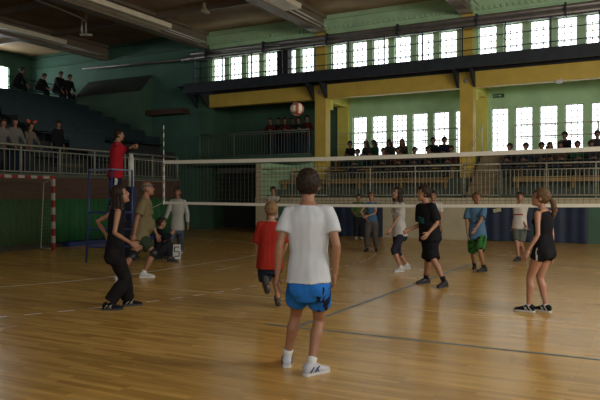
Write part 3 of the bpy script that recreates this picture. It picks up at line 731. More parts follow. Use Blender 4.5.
        p0 = hnd+d*0.025*s+fwd*0.026*s; dt = (d*0.75+fwd*0.6+inn*0.3).normalized(); p1 = p0+dt*0.042*s; p2 = p1+(d*0.9+fwd*0.25+inn*0.35).normalized()*0.03*s
        capsule(bm, [W(p0), W(p1), W(p2)], [.013*s, .0105*s, .008*s], nf)
    body = obj('body', bm, skin, root, True)
    # --- face
    if res < 0.03:
        for e in (-1, 1):
            bm = B(); ball(bm, Hp(e*0.030, 0.0805, 0.010), (0.011*hs, 0.006*hs, 0.006*hs), 2, HMx); obj('eye', bm, M_eye, root, True)
            bm = B(); capsule(bm, [Hp(e*0.018, 0.090, 0.032), Hp(e*0.044, 0.078, 0.032)], [0.0035*hs]*2, 6); obj('eyebrow', bm, hair[1], root, True)
        bm = B(); ball(bm, Hp(0, 0.086, -0.057), (0.020*hs, 0.006*hs, 0.006*hs), 2, HMx); obj('mouth', bm, M_lip, root, True)
    # --- hair
    st, hm = hair
    bm = B(); lng = st in ('long', 'pony', 'bun')
    vs = ball(bm, (0, 0, 0), (1, 1, 1), 4 if res < 0.02 else 3)
    for v in vs:
        p = v.co.copy(); 
        k = 1.0+0.06*noise.noise(p*7)+(0.03 if p.z > 0 else 0)+(0.05+0.10*noise.noise(p*13) if st == 'thick' else 0)
        v.co = V((p.x*0.083*k, p.y*0.100*k-0.012, p.z*0.098*k+0.026))
    def cut(p):
        if st == 'bald': return p.z < 0.035 and p.y > -0.05 or p.z < -0.04 or (p.z > 0.06 and p.y > -0.03)
        lim = -0.055 if not lng else -0.085
        if p.z < lim: return True
        if p.y > 0.045 and p.z < 0.062: return True
        if p.y > 0.012 and p.z < (0.02 if not lng else -0.01): return True
        return False
    dl = [fc for fc in bm.faces if cut(fc.calc_center_median())]; bmesh.ops.delete(bm, geom=dl, context='FACES')
    for v in bm.verts: v.co = W(hc + HMx @ (v.co*hs))
    if st == 'long':
        n = 9
        for j in range(n):
            a = math.radians(-95+j*190/(n-1)); x_, y_ = 0.078*math.sin(a), -0.085*math.cos(a)-0.008
            p0 = Hp(x_, y_, -0.02); p1 = Hp(x_*1.12, y_*1.1-0.008, -0.10); p2 = W(hc)+V((0,0,-0.25*hs))+HMx@V((x_*1.15*hs, y_*1.2*s-0.02*hs, 0)); 
            capsule(bm, [p0, p1, p2], [0.024*hs, 0.026*hs, 0.014*hs], 7)
    if st in ('pony', 'bun'):
        q = Hp(0, -0.108, 0.01); q1 = Hp(0, -0.150, -0.02); down = V((0, 0, -1)); back = -hf0
        if st == 'pony': capsule(bm, [q, q1, q1+(down*0.10+back*0.02)*hs, q1+(down*0.19+back*0.0)*hs], [0.022*hs, 0.034*hs, 0.034*hs, 0.012*hs], 10)
        else: ball(bm, q1, (0.04*hs,)*3, 2)
    ho = obj('hair', bm, hm, root, True); md = ho.modifiers.new('thick', 'SOLIDIFY'); md.thickness = 0.006; md.offset = 0
    if st == 'cap':
        bm = B(); vs = ball(bm, (0,0,0), (0.086*hs, 0.105*hs, 0.085*hs), 3)
        bmesh.ops.delete(bm, geom=[v for v in bm.verts if v.co.z < 0.005*hs], context='VERTS')
        for v in bm.verts: v.co = W(hc+HMx@(v.co+V((0,-0.01*hs,0.045*hs))))
        obj('cap', bm, cloth('black_cap', (0.015, 0.012, 0.014)), root, True)
    # --- clothes
    cres = res*0.85
    def cloth_obj(nm, bm, m, amp=0.006, m2=None, pred=None):
        me = add_mesh_mod(bm, cres, 3); bm = B(); bm.from_mesh(me); bpy.data.meshes.remove(me); bm.normal_update()
        for v in bm.verts:
            p = v.co; k = noise.noise(V((p.x*9, p.y*9, p.z*4))+V((len(label), 0, 0)))+0.5*noise.noise(V((p.x*22, p.y*22, p.z*9)))
            v.co = p+v.normal*(amp*k)
        if m2 and pred:
            for fc in bm.faces:
                c = fc.calc_center_median()-T-hip; loc = (c.dot(rh)/s, c.dot(fh)/s, c.dot(up)/s)
                if pred(*loc, bm): fc.material_index = 1
        return obj(nm, bm, [m, m2] if m2 else m, root, True)
    if bottom:
        lo = bottom.get('loose', 0.02); bm = B(); fr = bottom.get('frac', 0.8)
        loft(bm, ([tring(-0.20-0.07*min(1, lo/0.03), .12+lo*.5, .09+lo*.3)] if lo > 0.015 and fr < 0.9 else [])+[tring(-0.20, .125+lo*.8, .10+lo*.5), tring(-0.08, .165+lo*.7, .118+lo*.6), tring(0.02, .172+lo*.5, .122+lo*.4), tring(0.16, .158, .110), tring(0.22, .150, .102)])
        for e in (-1, 1): ball(bm, W(hip+rh*e*0.072*s*bw-fh*0.048*s-up*0.05*s), (0.088*s+lo*.3, 0.088*s+lo*.3, 0.10*s))
        for i in (0, 1):
            a, k, c = hipj[i], kn[i], feet[i]; P_, R_ = [], []
            stations = [(0, .088), (.3, .090), (.6, .078), (1.0, .062), (1.3, .064), (1.6, .054), (1.92, .048)]
            flare = bottom.get('flare', 0)
            tt = [x for x in (0, .15, .3, .45, .6, .8, 1.0, 1.15, 1.3, 1.6, 1.8, 1.92) if x < fr-0.02]+[fr]
            for t in tt:
                for (ta, ra), (tb, rb) in zip(stations, stations[1:]):
                    if ta <= t <= tb: rr_ = ra+(rb-ra)*(t-ta)/(tb-ta)
                P_.append(lerp(a,k,t) if t <= 1 else lerp(k,c,t-1)); R_.append((rr_+lo*min(1, 0.5+t)+flare*t*t)*s*(0.5+0.5*bw))
            tube(bm, [W(p) for p in P_], R_, 16)
        nm = bottom.get('name', 'shorts'); cloth_obj(nm, bm, bottom['m'], 0.006 if lo > 0.005 else 0.002, bottom.get('m2'), bottom.get('pred'))
    if top:
        lo = top.get('loose', 0.018); hem = top.get('hem', -0.12); bm = B(); neckt = top.get('neck', 1.0)
        R0 = [(hem, .178+lo*1.1, .128+lo*1.1), (0.02, .170+lo, .122+lo), (0.2, .156+lo*1.1, .110+lo), (0.4, (.138 if not fb else .118)+lo*1.1, .098+lo), (0.6, (.152 if not fb else .134)+lo, .108+lo*.9), (0.78, (.165 if not fb else .145)+lo*.8, .112+lo*.6), (0.90, (.160 if not fb else .138)+lo*.5, .095+lo*.3)]
        if top.get('sleeve', 0.5) > 0: R0 += [(0.97, .118, .078), (neckt, .075, .068)]
        else: R0 += [(0.95, .105, .080), (0.97, .08, .06)]
        R0 = [x for x in R0 if x[0] >= hem]
        loft(bm, [tring(*x) for x in R0])
        if belly: ball(bm, W(hip+up*L_*0.30+fh*0.075*s), (0.155*s*bw, (0.115+belly)*s, 0.185*s))
        if fb:
            for e in (-1, 1): ball(bm, W(hip+up*L_*0.70+rs*e*0.065*s+fs*0.076*s), (0.056*s+lo*.4,)*3)
        sl = top.get('sleeve', 0.5)
        if sl > 0:
            for i in (0, 1):
                a, k, c = shj[i], el[i], hands[i]; tt = [x for x in (-0.12, 0, .2, .4, .6, .8, 1, 1.2, 1.4, 1.6, 1.8) if x < sl-0.02]+[sl]
                base_r = (lambda t: (.062 if not fb else .052)-(0.012*t))
                ex = top.get('sl_loose', 0.016)
                P_ = [lerp(a,k,t) if t <= 1 else lerp(k,c,t-1) for t in tt]
                if tt[0] < 0: P_[0] = a-rs*(-1 if i == 0 else 1)*0.05*s
                tube(bm, [W(p) for p in P_], [(base_r(t)+ex*min(1, .2+t/ max(sl, .3)))*s*(0.6+0.4*bw) for t in tt], 14)
        elif top.get('strap', True):
            for e in (-1, 1):
                capsule(bm, [W(hip+up*L_*0.84+rs*e*0.085*s+fs*0.085*s), W(hip+up*L_*0.99+rs*e*0.082*s+fs*0.01*s), W(hip+up*L_*0.84+rs*e*0.085*s-fs*0.085*s)], [0.022*s]*3, 8)
        cloth_obj(top.get('name', 'shirt'), bm, top['m'], 0.007 if lo > 0.01 else 0.003, top.get('m2'), top.get('pred'))
    # --- feet
    if shoes is None: shoes = {}
    sm = shoes.get('m', M_black); so = shoes.get('sole', M_bsole)
    for i in (0, 1):
        q = Matrix.Rotation(math.radians(footyaw[i]), 3, V((0,0,1))); d = q @ f; d.normalize(); pr = V((d.y, -d.x, 0))
        pq = Matrix.Rotation(math.radians(-footpitch[i]), 3, pr); d = pq @ d; un = pq @ V((0,0,1)); a = feet[i]
        def FR(t, wv, z0, z1, n=12):
            c = a+d*t*s+un*((z0+z1)/2-0.085)*s; return ring(W(c), pr, un, wv*s, (z1-z0)/2*s, n, 0.8)
        bm = B()
        loft(bm, [FR(-.075, .020, .03, .065), FR(-.065, .034, .012, .095), FR(-.03, .041, .010, .115), FR(.02, .042, .010, .112), FR(.07, .045, .010, .085), FR(.12, .048, .010, .066), FR(.165, .044, .010, .055), FR(.19, .030, .012, .045), FR(.20, .012, .018, .035)])
        sh = obj('shoe', bm, sm, root, True)
        bm = B(); P_ = [(-.082, .018), (-.07, .036), (-.03, .042), (.03, .041), (.09, .048), (.14, .050), (.175, .043), (.198, .028), (.208, .010)]
        loft(bm, [[W(a+d*t*s+pr*x*wv*s+un*(z-0.085)*s) for x, z in ((-1, 0.0), (1, 0.0), (1, .024), (-1, .024))] for t, wv in P_])
        obj('sole', bm, so, sh)
        if shoes.get('trim'):
            for e in (-1, 1):
                for t0, t1, z0, z1 in ((-.04, .0, .03, .075), (.01, .06, .03, .078), (.05, .03, .028, .07)):
                    bm = B(); wv = .0435; tube(bm, [W(a+d*t*s+pr*e*(wv+0.001)*s+un*(z-.085)*s) for t, z in ((t0, z0), ((t0+t1)/2, (z0+z1)/2), (t1, z1-.004))], 0.005*s, 6); obj('side_stripe', bm, shoes['trim'], sh, True)
            bm = B()
            for k in range(4):
                t = .035+.022*k; z = .112-.012*k-.006*k*0.3; tube(bm, [W(a+d*t*s+pr*x*.026*s+un*(z-.085-(0.008 if abs(x) == 1 else 0))*s) for x in (-1, 0, 1)], 0.004*s, 6)
            obj('laces', bm, M_white, sh, True)
        if shoes.get('sock'):
            top_ = shoes.get('sockh', 0.18); bm = B(); c1 = lerp(feet[i], kn[i], top_); tube(bm, [W(a-un*0.02*s), W(lerp(a, c1, .5)), W(c1)], [.042*s, .041*s, (.043+.012*min(1, top_*2))*s], 12)
            obj('sock', bm, shoes['sock'], root, True)
    if shoes.get('kneepad'):
        for i in (0, 1):
            bm = B(); a = lerp(kn[i], hipj[i], .16); b = lerp(kn[i], feet[i], .18); tube(bm, [W(a), W(kn[i]+f*0.006), W(b)], [.066*s, .066*s, .062*s], 14); obj('knee_pad', bm, M_black, root, True)
    return root, hc, HMx, s
def onfloor(px, py, s=1.0, lift=0.0): p = ground(px, py); return p+V((0, 0, 0.087*s+lift))
def dist_of(p): return (p-V((0, 0, CH))).dot(cF)
FW, LF, RT, TO = deg_facing(0), deg_facing(90), deg_facing(-90), deg_facing(180)

# 1 boy in the foreground, seen from behind
W_T = cloth('white_tee_cotton', (0.54, 0.57, 0.60), 0.05); BLUE_S = cloth('bright_blue_shorts', (0.02, 0.15, 0.50), 0.12)
dk = cloth('dark_splash_print', (0.01, 0.015, 0.04))
D = 5.62
person('boy seen from behind in a white T-shirt and bright blue shorts', 1.75, deg_facing(-12), at(309, 287, D), at(308, 204.5, D), (at(277.5, 275, D-0.02), at(335, 274, D-0.03)),
       (onfloor(287, 366), onfloor(311, 375)), dict(m=W_T, sleeve=0.62, hem=-0.0, loose=0.020, sl_loose=0.016),
       dict(m=BLUE_S, frac=0.60, loose=0.020, flare=0.008, m2=dk, pred=lambda x, y, z, b: x > 0.06 and -0.34 < z < 0.02 and noise.noise(V((x*26, y*26, z*9+3))) > 0.12),
       ('thick', HB), SKIN, dict(m=mat('shoe_white_mesh', (0.45, 0.46, 0.5), 0.6), sole=M_sole, trim=mat('shoe_navy_trim', (0.02, 0.03, 0.14), 0.5), sock=mat('white_sock', (0.6, 0.6, 0.58), 0.9), sockh=0.16),
       head=(4, 6), res=0.0125, footyaw=(12, -38), build=1.0, elbow=(-FW-cR*.5, -FW+cR*.5), grip=(0.35, 0.4), straight=0.992)
# 2 woman on the right
D = 8.65; BK = cloth('black_jersey', (0.010, 0.010, 0.012), 0.2)
wst = cloth('white_side_stripe', (0.5, 0.5, 0.5))
fc = deg_facing(42)
person('woman on the right in a black sleeveless top and short black shorts with a ponytail', 1.66, fc, at(544, 252, D), at(543, 209.5, D), (at(528, 251, D-0.18), at(551, 254, D+0.20)),
       (onfloor(529, 312, .95), onfloor(546, 312, .95)), dict(m=BK, sleeve=0, hem=0.0, loose=0.004, name='vest'),
       dict(m=BK, frac=0.34, loose=0.010, m2=wst, pred=lambda x, y, z, b: x < -0.10 and 0.0 < y < 0.02 or x > 0.10 and -0.02 < y < 0.0),
       ('pony', HM), SKIN_P, dict(m=BK, sole=M_sole, trim=M_white, sock=M_white, sockh=0.05), head=(12, 24), female=True, res=0.014, build=1.06, footyaw=(14, -4), knee=(fc, fc), elbow=(-fc+V((0,0,-.2)), -fc+V((0,0,-.2))), straight=0.995)
# 3 woman on the left
D = 8.8; fc = deg_facing(-72)
person('woman on the left in a black strappy top and long black trousers', 1.70, fc, at(114.5, 249, D), at(117.5, 206.5, D), (at(107, 236, D+0.2), at(131, 243, D-0.22)),
       (onfloor(108, 310, .97), onfloor(128, 306, .97)), dict(m=BK, sleeve=0, hem=0.02, loose=0.006, name='vest'),
       dict(m=cloth('black_trousers', (0.012, 0.011, 0.012), 0.2), frac=1.90, loose=0.020, flare=0.006, name='trousers', m2=cloth('dark_red_waistband', (0.09, 0.012, 0.015)), pred=lambda x, y, z, b: z > 0.055),
       ('long', HB), SKIN, dict(m=BK, sole=M_bsole, trim=M_rail), head=(18, -4), female=True, res=0.014, build=1.04, elbow=(-fc+V((0,0,-.3)), -fc*0.6+V((0,0,-.3))), knee=(fc, fc), footyaw=(-12, 10), footpitch=(0, 0), straight=0.995)
# 4 older man
D = 12.6; fc = deg_facing(-82)
OL = cloth('olive_tee_cotton', (0.155, 0.125, 0.062))
ft4 = (onfloor(124, 281), onfloor(143, 278.5))
person('heavy man in an olive T-shirt and dark shorts with black knee pads, leaning forward', 1.80, fc, at(140, 236, D), at(145.5, 197.5, D), (at(156.5, 234, D+0.25), at(134, 235, D-0.30)),
       (onfloor(118, 281), onfloor(143.5, 277.5)), dict(m=OL, sleeve=0.75, hem=-0.10, loose=0.026, sl_loose=0.028, neck=0.99),
       dict(m=cloth('dark_green_shorts', (0.03, 0.04, 0.022)), frac=0.74, loose=0.03), ('bald', HG), SKIN_T, dict(m=mat('off_white_shoe', (0.42, 0.42, 0.40)), sole=M_sole, sock=M_white, sockh=0.12, kneepad=1),
       head=(8, -2), belly=0.06, build=1.18, res=0.018, footyaw=(0, 4), footpitch=(-20, 0))
# 5 boy in red
D = 8.95; RD = cloth('red_tee_cotton', (0.27, 0.020, 0.012), 0.08); fc = deg_facing(8)
person('boy in a red T-shirt and dark shorts running away with one heel lifted', 1.52, fc, at(270, 263, D), at(271.5, 221, D), (at(258, 262, D+0.1), at(281, 258, D+0.12)),
       (at(268, 287, D-0.28), onfloor(278, 307, 0.87, 0.035)), dict(m=RD, sleeve=0.9, hem=-0.14, loose=0.034, sl_loose=0.035), dict(m=cloth('navy_shorts', (0.014, 0.022, 0.035)), frac=0.72, loose=0.028),
       ('thick', HL), SKIN, dict(m=mat('dark_shoe', (0.05, 0.045, 0.035)), sole=M_bsole), head=(3, 14), res=0.014, footpitch=(-62, -24), footyaw=(10, 0), build=1.02, knee=(fc+V((0,0,-.1)), fc), elbow=(-fc*.5-cR, -fc*.5+cR))
# 7 man standing in white at the far left of the net
JN = cloth('blue_jeans', (0.075, 0.095, 0.125), 0.2)
D = 17.2; fc = deg_facing(172)
person('man in a white long-sleeved top and jeans standing beyond the left end of the net', 1.76, fc, at(177.5, 223, D), at(178, 198.5, D), (at(188, 224, D-0.1), at(165.5, 219, D-0.25)),
       (onfloor(181, 253), onfloor(170.5, 254)), dict(m=cloth('white_long_sleeve', (0.38, 0.37, 0.33), 0.06), sleeve=1.85, hem=-0.08, loose=0.015, sl_loose=0.008), dict(m=JN, frac=1.92, loose=0.022, name='trousers'),
       ('short', HB), SKIN_T, dict(m=mat('grey_shoe', (0.2, 0.2, 0.19)), sole=M_sole), res=0.02, straight=0.99)
# 6 person crouching with the scoreboard
D = 15.4; fc = deg_facing(-75)
person('person in black sitting low on the floor behind the flip scoreboard', 1.65, fc, at(158, 253.5, D), at(160, 228.5, D), (at(167, 241, D+0.1), at(172, 233, D-0.12)),
       (onfloor(167, 259, .94), onfloor(170, 262, .94)), dict(m=BK, sleeve=1.7, hem=-0.08, loose=0.02, sl_loose=0.012), dict(m=cloth('dark_trousers', (0.018, 0.018, 0.022)), frac=1.9, loose=0.02, name='trousers'),
       ('short', HB), SKIN, dict(m=M_black), res=0.02, headoff=V((0,0,-0.02)), knee=(V((0,0,1)), V((0,0,1))))
sb = thing('scoreboard', 'small white flip scoreboard standing on the floor in front of the crouching person', 'scoreboard', ground(172.5, 258.5), YAW+math.radians(8))
for x0, x1 in ((-0.20, -0.01), (0.01, 0.20)):
    bm = B(); q = [(x0, -0.09, 0.0), (x1, -0.09, 0.0), (x1, 0.0, 0.34), (x0, 0.0, 0.34)]
    a = [bm.verts.new(p) for p in q]; b = [bm.verts.new((p[0], p[1]+0.012, p[2])) for p in q]
    bm.faces.new(a); bm.faces.new(list(reversed(b)))
    for i in range(4): bm.faces.new((a[i], a[(i+1)%4], b[(i+1)%4], b[i]))
    obj('score_card', bm, mat('score_card_white', (0.50, 0.50, 0.46)), sb)
bm = B(); bx(bm, -0.21, 0.21, 0.0, 0.02, 0.33, 0.36); bx(bm, -0.21, 0.21, 0.09, 0.10, 0.0, 0.02); obj('frame', bm, M_black, sb)
def digit(segs, cx):
    bm = B(); w_, h_ = 0.055, 0.11
    S = {'a': (-w_, w_, h_-.012, h_+.012), 'g': (-w_, w_, -.012, .012), 'd': (-w_, w_, -h_-.012, -h_+.012), 'b': (w_-.012, w_+.012, 0, h_), 'c': (w_-.012, w_+.012, -h_, 0), 'f': (-w_-.012, -w_+.012, 0, h_), 'e': (-w_-.012, -w_+.012, -h_, 0)}
    for k in segs:
        x0, x1, z0, z1 = S[k]; q = [(cx+x, -0.09+0.09*(0.17+z)/0.34-0.004, 0.17+z) for x, z in ((x0, z0), (x1, z0), (x1, z1), (x0, z1))]; bm.faces.new([bm.verts.new(p) for p in q])
    obj('digit', bm, M_black, sb)
digit('abged', -0.105); digit('afgcd', 0.105)
# 8 referee
D = dist_of(V((RX, RY, 1)))
RJ = cloth('red_jacket', (0.30, 0.012, 0.02), 0.12); fc = deg_facing(-68)
fx = V((RX-0.07, RY+0.03, SZ+0.04+0.087))
person('referee in a red jacket and black cap standing on the blue stand', 1.78, fc, at(115.5, 178, D), at(117.5, 142, D), (at(132, 147.0, D-0.10), at(134, 147, D+0.25)),
       (fx+V((-.07,.1,0)), fx+V((.09,-.1,0))), dict(m=RJ, sleeve=1.75, hem=-0.12, loose=0.035, sl_loose=0.02, m2=cloth('black_sleeve', (0.014, 0.012, 0.014)), pred=lambda x, y, z, b: y > 0.19), dict(m=cloth('navy_track_trousers', (0.014, 0.016, 0.03)), frac=1.9, loose=0.025, name='trousers', m2=wst, pred=lambda x, y, z, b: x > 0.12 and abs(y-0.0) < 0.03 and z < -0.1),
       ('cap', HB), SKIN, dict(m=M_black), res=0.018, build=1.12, head=(-4, -8), elbow=(-V((0,0,1))-fc*.3, -V((0,0,1))-fc*.3), straight=0.99)
# 9 far player behind the boy in red
D = 21.3
person('far player in a pale T-shirt with raised hands, seen over the boy in red', 1.68, TO, at(273, 214, D), at(273, 195.5, D), (at(279, 201, D-0.3), at(266.5, 201, D-0.3)),
       (onfloor(277, 243.5), onfloor(270, 243.5)), dict(m=cloth('pale_tee', (0.36, 0.33, 0.27)), sleeve=0.6, hem=-0.05), dict(m=cloth('grey_shorts', (0.08, 0.08, 0.08)), frac=0.8), ('thick', HB), SKIN, dict(m=M_black), res=0.024, elbow=(V((0,0,-1))-cR*.6, V((0,0,-1))+cR*.6), straight=0.99)
# 10 green boy at the mats
D = 24.6
person('boy in a dark green jumper and dark trousers standing at the green wall', 1.68, TO, at(358.5, 217, 23.2), at(358.5, 202, 23.2), (at(363.5, 213, 23.0), at(353.5, 213, 23.0)),
       (onfloor(361, 239.5), onfloor(356, 240)), dict(m=cloth('green_jumper', (0.06, 0.10, 0.035)), sleeve=1.8, hem=-0.05), dict(m=cloth('near_black_trousers', (0.015, 0.015, 0.018)), frac=1.9, name='trousers'), ('thick', HB), SKIN, dict(m=M_rail), res=0.026, straight=0.99)
# 11 woman in blue top
D = 18.3
person('girl in a blue top and grey trousers standing with one forearm across her waist', 1.66, deg_facing(165), at(371.5, 221, D), at(371.5, 202, D), (at(368, 216, D-0.25), at(366, 219, D-0.05)),
       (onfloor(376.5, 251.5), onfloor(367, 251.5)), dict(m=cloth('blue_vest', (0.055, 0.12, 0.20)), sleeve=0.25, hem=-0.03, loose=0.01), dict(m=cloth('grey_trousers', (0.085, 0.075, 0.065)), frac=1.9, loose=0.025, name='trousers'), ('pony', HM), SKIN_P, dict(m=M_black), female=True, res=0.022, elbow=(cR+V((0,0,-.6)), -cR+V((0,0,-.6))), straight=0.99)
# 12 woman white tee capris
D = 13.5; fc = deg_facing(118)
person('woman in a white T-shirt and dark knee-length leggings with long dark hair', 1.69, fc, at(399.5, 225, D), at(398.5, 201, D), (at(391, 229, D-0.1), at(400, 233, D+0.15)),
       (onfloor(401, 272), onfloor(407, 269)), dict(m=cloth('white_tee_print', (0.47, 0.46, 0.42), 0.06), sleeve=0.7, hem=-0.06, loose=0.014, m2=dk, pred=lambda x, y, z, b: y > 0.09 and -0.02 < x < 0.05 and 0.28 < z < 0.40 and noise.noise(V((x*40, y, z*40))) > 0.0),
       dict(m=cloth('dark_leggings', (0.02, 0.022, 0.032)), frac=1.22, loose=0.004, name='leggings'), ('long', HB), SKIN_P, dict(m=mat('pale_shoe', (0.38, 0.36, 0.34)), sole=M_sole, sock=M_white, sockh=0.12), female=True, res=0.018, head=(14, 0), elbow=(-fc+V((0,0,-.3)), -fc+V((0,0,-.3))), build=1.02, knee=(fc, fc), straight=0.985)
# 13 man in black
D = 11.3; fc = deg_facing(116); tp = cloth('teal_shirt_print', (0.02, 0.12, 0.13))
person('man in a black T-shirt and long black shorts stepping towards the net', 1.78, fc, at(430, 233, D), at(426, 203, D), (at(428.5, 233, D-0.30), at(409, 230, D+0.05)),
       (onfloor(426, 283.5), onfloor(444.5, 287)), dict(m=BK, sleeve=0.85, hem=-0.12, loose=0.03, sl_loose=0.032, m2=tp, pred=lambda x, y, z, b: y > 0.06 and -0.07 < x < 0.08 and 0.24 < z < 0.36 and noise.noise(V((x*30, 1, z*30))) > -0.1),
       dict(m=BK, frac=1.0, loose=0.036, flare=0.016), ('thick', HB), SKIN, dict(m=M_black, sock=BK, sockh=0.22), res=0.017, head=(4, -20), elbow=(-fc+V((0,0,-.3)), -fc+V((0,0,-.3))), build=1.06, knee=(fc, fc), footyaw=(0, 20), straight=0.97)
# 14 boy behind him
D = 16.1
person('boy in a white T-shirt half hidden behind the man in black', 1.66, deg_facing(160), at(434, 222, D), at(433.5, 202, D), (at(441, 226, D-0.2), at(427, 224, D)),
       (onfloor(438, 259), onfloor(431, 259)), dict(m=cloth('white_tee_far', (0.42, 0.39, 0.34), 0.06), sleeve=0.7, hem=-0.1, loose=0.024), dict(m=cloth('dark_green_far_shorts', (0.03, 0.035, 0.03)), frac=0.9, loose=0.03), ('thick', HB), SKIN, dict(m=M_black), res=0.02, straight=0.99)
# 15 boy blue tee
D = 13.45; BT = cloth('washed_blue_tee', (0.075, 0.15, 0.24), 0.1)
person('boy in a washed blue T-shirt and green checked shorts', 1.62, deg_facing(150), at(477.5, 233, D), at(476.5, 205.5, D), (at(476, 228.5, D-0.35), at(467.5, 233, D-0.05)),
       (onfloor(484, 272), onfloor(474.5, 269)), dict(m=BT, sleeve=0.8, hem=-0.10, loose=0.026, sl_loose=0.03, m2=dk, pred=lambda x, y, z, b: y > 0.08 and -0.10 < x < 0.10 and 0.27 < z < 0.33 and noise.noise(V((x*60, 1, z*30))) > 0.0),
       dict(m=cloth('green_check_shorts', (0.04, 0.16, 0.035)), frac=0.95, loose=0.04, m2=BK, pred=lambda x, y, z, b: (int((x+5)*18) + int((z+5)*18)+int((y+5)*18)) % 3 == 0), ('short', HM), SKIN, dict(m=M_black, sock=BK, sockh=0.2), res=0.017, head=(8, 30), elbow=(cR+V((0,0,-.6)), -cR*.6+V((0,0,-.6))), footyaw=(-30, 15), build=1.02, straight=0.99)
# 16 boy white tee red stripe
D = 15.8; rs2 = cloth('red_chest_stripe', (0.30, 0.03, 0.03))
person('boy in a white T-shirt with a red chest stripe beside the woman in black', 1.65, deg_facing(140), at(519.5, 223, D), at(520, 203.5, D), (at(515, 226.5, D), at(526, 226, D-0.2)),
       (onfloor(524, 260), onfloor(518.5, 261)), dict(m=cloth('white_stripe_tee', (0.50, 0.46, 0.40), 0.05), sleeve=0.75, hem=-0.10, loose=0.024, m2=rs2, pred=lambda x, y, z, b: y > 0.04 and abs(x) < 0.12 and 0.30 < z < 0.335), dict(m=cloth('grey_green_shorts', (0.09, 0.10, 0.08)), frac=0.95, loose=0.03), ('short', HB), SKIN, dict(m=M_black), res=0.02, head=(10, 20), straight=0.99)

# ------------------------------------------------------------------ spectators
DK = [cloth('dark_jacket', (0.012, 0.012, 0.014)), cloth('navy_jacket', (0.012, 0.018, 0.035)), cloth('dark_red_jumper', (0.05, 0.012, 0.012)), cloth('dark_green_jumper', (0.012, 0.045, 0.02)), cloth('dark_grey_jumper', (0.03, 0.03, 0.032)), cloth('brown_jumper', (0.04, 0.026, 0.015))]
def seated(label, px, py, Yp, zseat, facing, topm, hair=('thick', HB), h=1.78, group='spectators on the gallery benches', lean=0.06, pm=None, female=False):
    """seated figure whose head top is seen at (px,py), on a bench in the plane Y=Yp"""
    facing = Matrix.Rotation(random.uniform(-0.4, 0.4), 3, 'Z') @ V(facing); r = cF + cR*((px-300)/FPX); k = Yp/r.y; p = V((r.x*k, Yp, 0)); s = h/1.75
    f = V(facing); rr = V((f.y, -f.x, 0)); ht = CH+((196-py)/FPX)*k
    hip = V((p.x, Yp, zseat+0.10*s)); neck = V((p.x, Yp, 0))+f*lean; neck.z = max(hip.z+0.42*s, min(ht-0.265*s, hip.z+0.60*s))
    kne = hip+f*0.40*s; ft = [kne+f*0.04+V((0,0,-0.40*s))-rr*0.12*s, kne+f*0.04+V((0,0,-0.40*s))+rr*0.12*s]
    hd = [kne-f*0.06-rr*0.08*s+V((0,0,0.10)), kne-f*0.06+rr*0.08*s+V((0,0,0.10))]
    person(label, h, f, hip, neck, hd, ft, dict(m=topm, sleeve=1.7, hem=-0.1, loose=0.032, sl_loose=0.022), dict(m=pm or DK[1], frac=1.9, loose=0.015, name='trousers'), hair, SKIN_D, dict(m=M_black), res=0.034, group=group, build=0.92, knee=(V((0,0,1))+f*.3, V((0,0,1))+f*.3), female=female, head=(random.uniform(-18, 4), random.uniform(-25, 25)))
toC = V((0.05, -1, 0)).normalized()
# top bench between the columns (heads against the windows)
SKIN_D = mat('shaded_tan_skin', (0.17, 0.08, 0.045), 0.6)  # backlit shade put into the colour: darker skin for the spectators
S = [(351, 142.5, 0, 'thick', 'spectator in dark clothes, leftmost head against the gallery windows'), (367.5, 143.5, 4, 'long', 'long-haired spectator, left one of the close pair before the second window'), (375.5, 142.5, 3, 'long', 'long-haired spectator in green, right one of the close pair'),
     (390, 141, 4, 'long', 'long-haired spectator alone before the third gallery window'), (403, 140.5, 5, 'long', 'brown-haired spectator before the right edge of the third window'), (434, 141, 0, 'thick', 'spectator bending sideways to the neighbour near the ochre column'), (444.5, 138.5, 1, 'thick', 'tall spectator in navy beside the ochre column')]
for px, py, m, hs, lb in S: seated(lb, px, py, 25.62, 2.6+0.40, toC, DK[m], (hs, HB if m != 5 else HM))
S = [(511, 150, 0, 'thick', 'spectator in black nearest the gallery stairs, right side'), (527, 149.5, 1, 'thick', 'spectator in navy, second from the gallery stairs, right side'), (541, 150.5, 4, 'thick', 'spectator in dark grey, third from the gallery stairs, right side'), (549.5, 148.5, 0, 'long', 'long-haired spectator, fourth from the gallery stairs, right side')]
for px, py, m, hs, lb in S: seated(lb, px, py, 24.9, 2.2+0.40, toC, DK[m], (hs, HB))
S = [(566, 134, 0, 'thick', 'spectator in black sitting high before the fourth right-hand window'), (597, 133, 4, 'thick', 'spectator sitting high at the right edge of the picture')]
for px, py, m, hs, lb in S: seated(lb, px, py, 25.62, 2.6+0.40, toC, DK[m], (hs, HB))
# second row, mostly behind the net tape
S = [(341, 165, 4, 'spectator low down beside the left ochre column'), (384, 158, 0, 'spectator in black under the net tape, left of the white-patched one'), (398, 158, 2, 'spectator in dark red sitting under the tape'), (415, 157, 1, 'spectator in navy under the tape in the middle of the bay'), (428, 157, 0, 'spectator in black under the tape right of the middle'), (452, 157, 2, 'spectator in dark red next to the ochre column'), (359, 159, 3, 'spectator in dark green under the tape at the left')]
for px, py, m, lb in S[1:]: seated(lb, px, py, 24.9, 2.2+0.40, toC, DK[m])
S = [(577, 152, 3, 'spectator in dark green near the right edge, middle bench'), (590, 150, 0, 'spectator in black at the right edge, middle bench'), (560, 152, 5, 'spectator in brown behind the railing, middle bench')]
for px, py, m, lb in S: seated(lb, px, py, 24.9, 2.2+0.40, toC, DK[m])
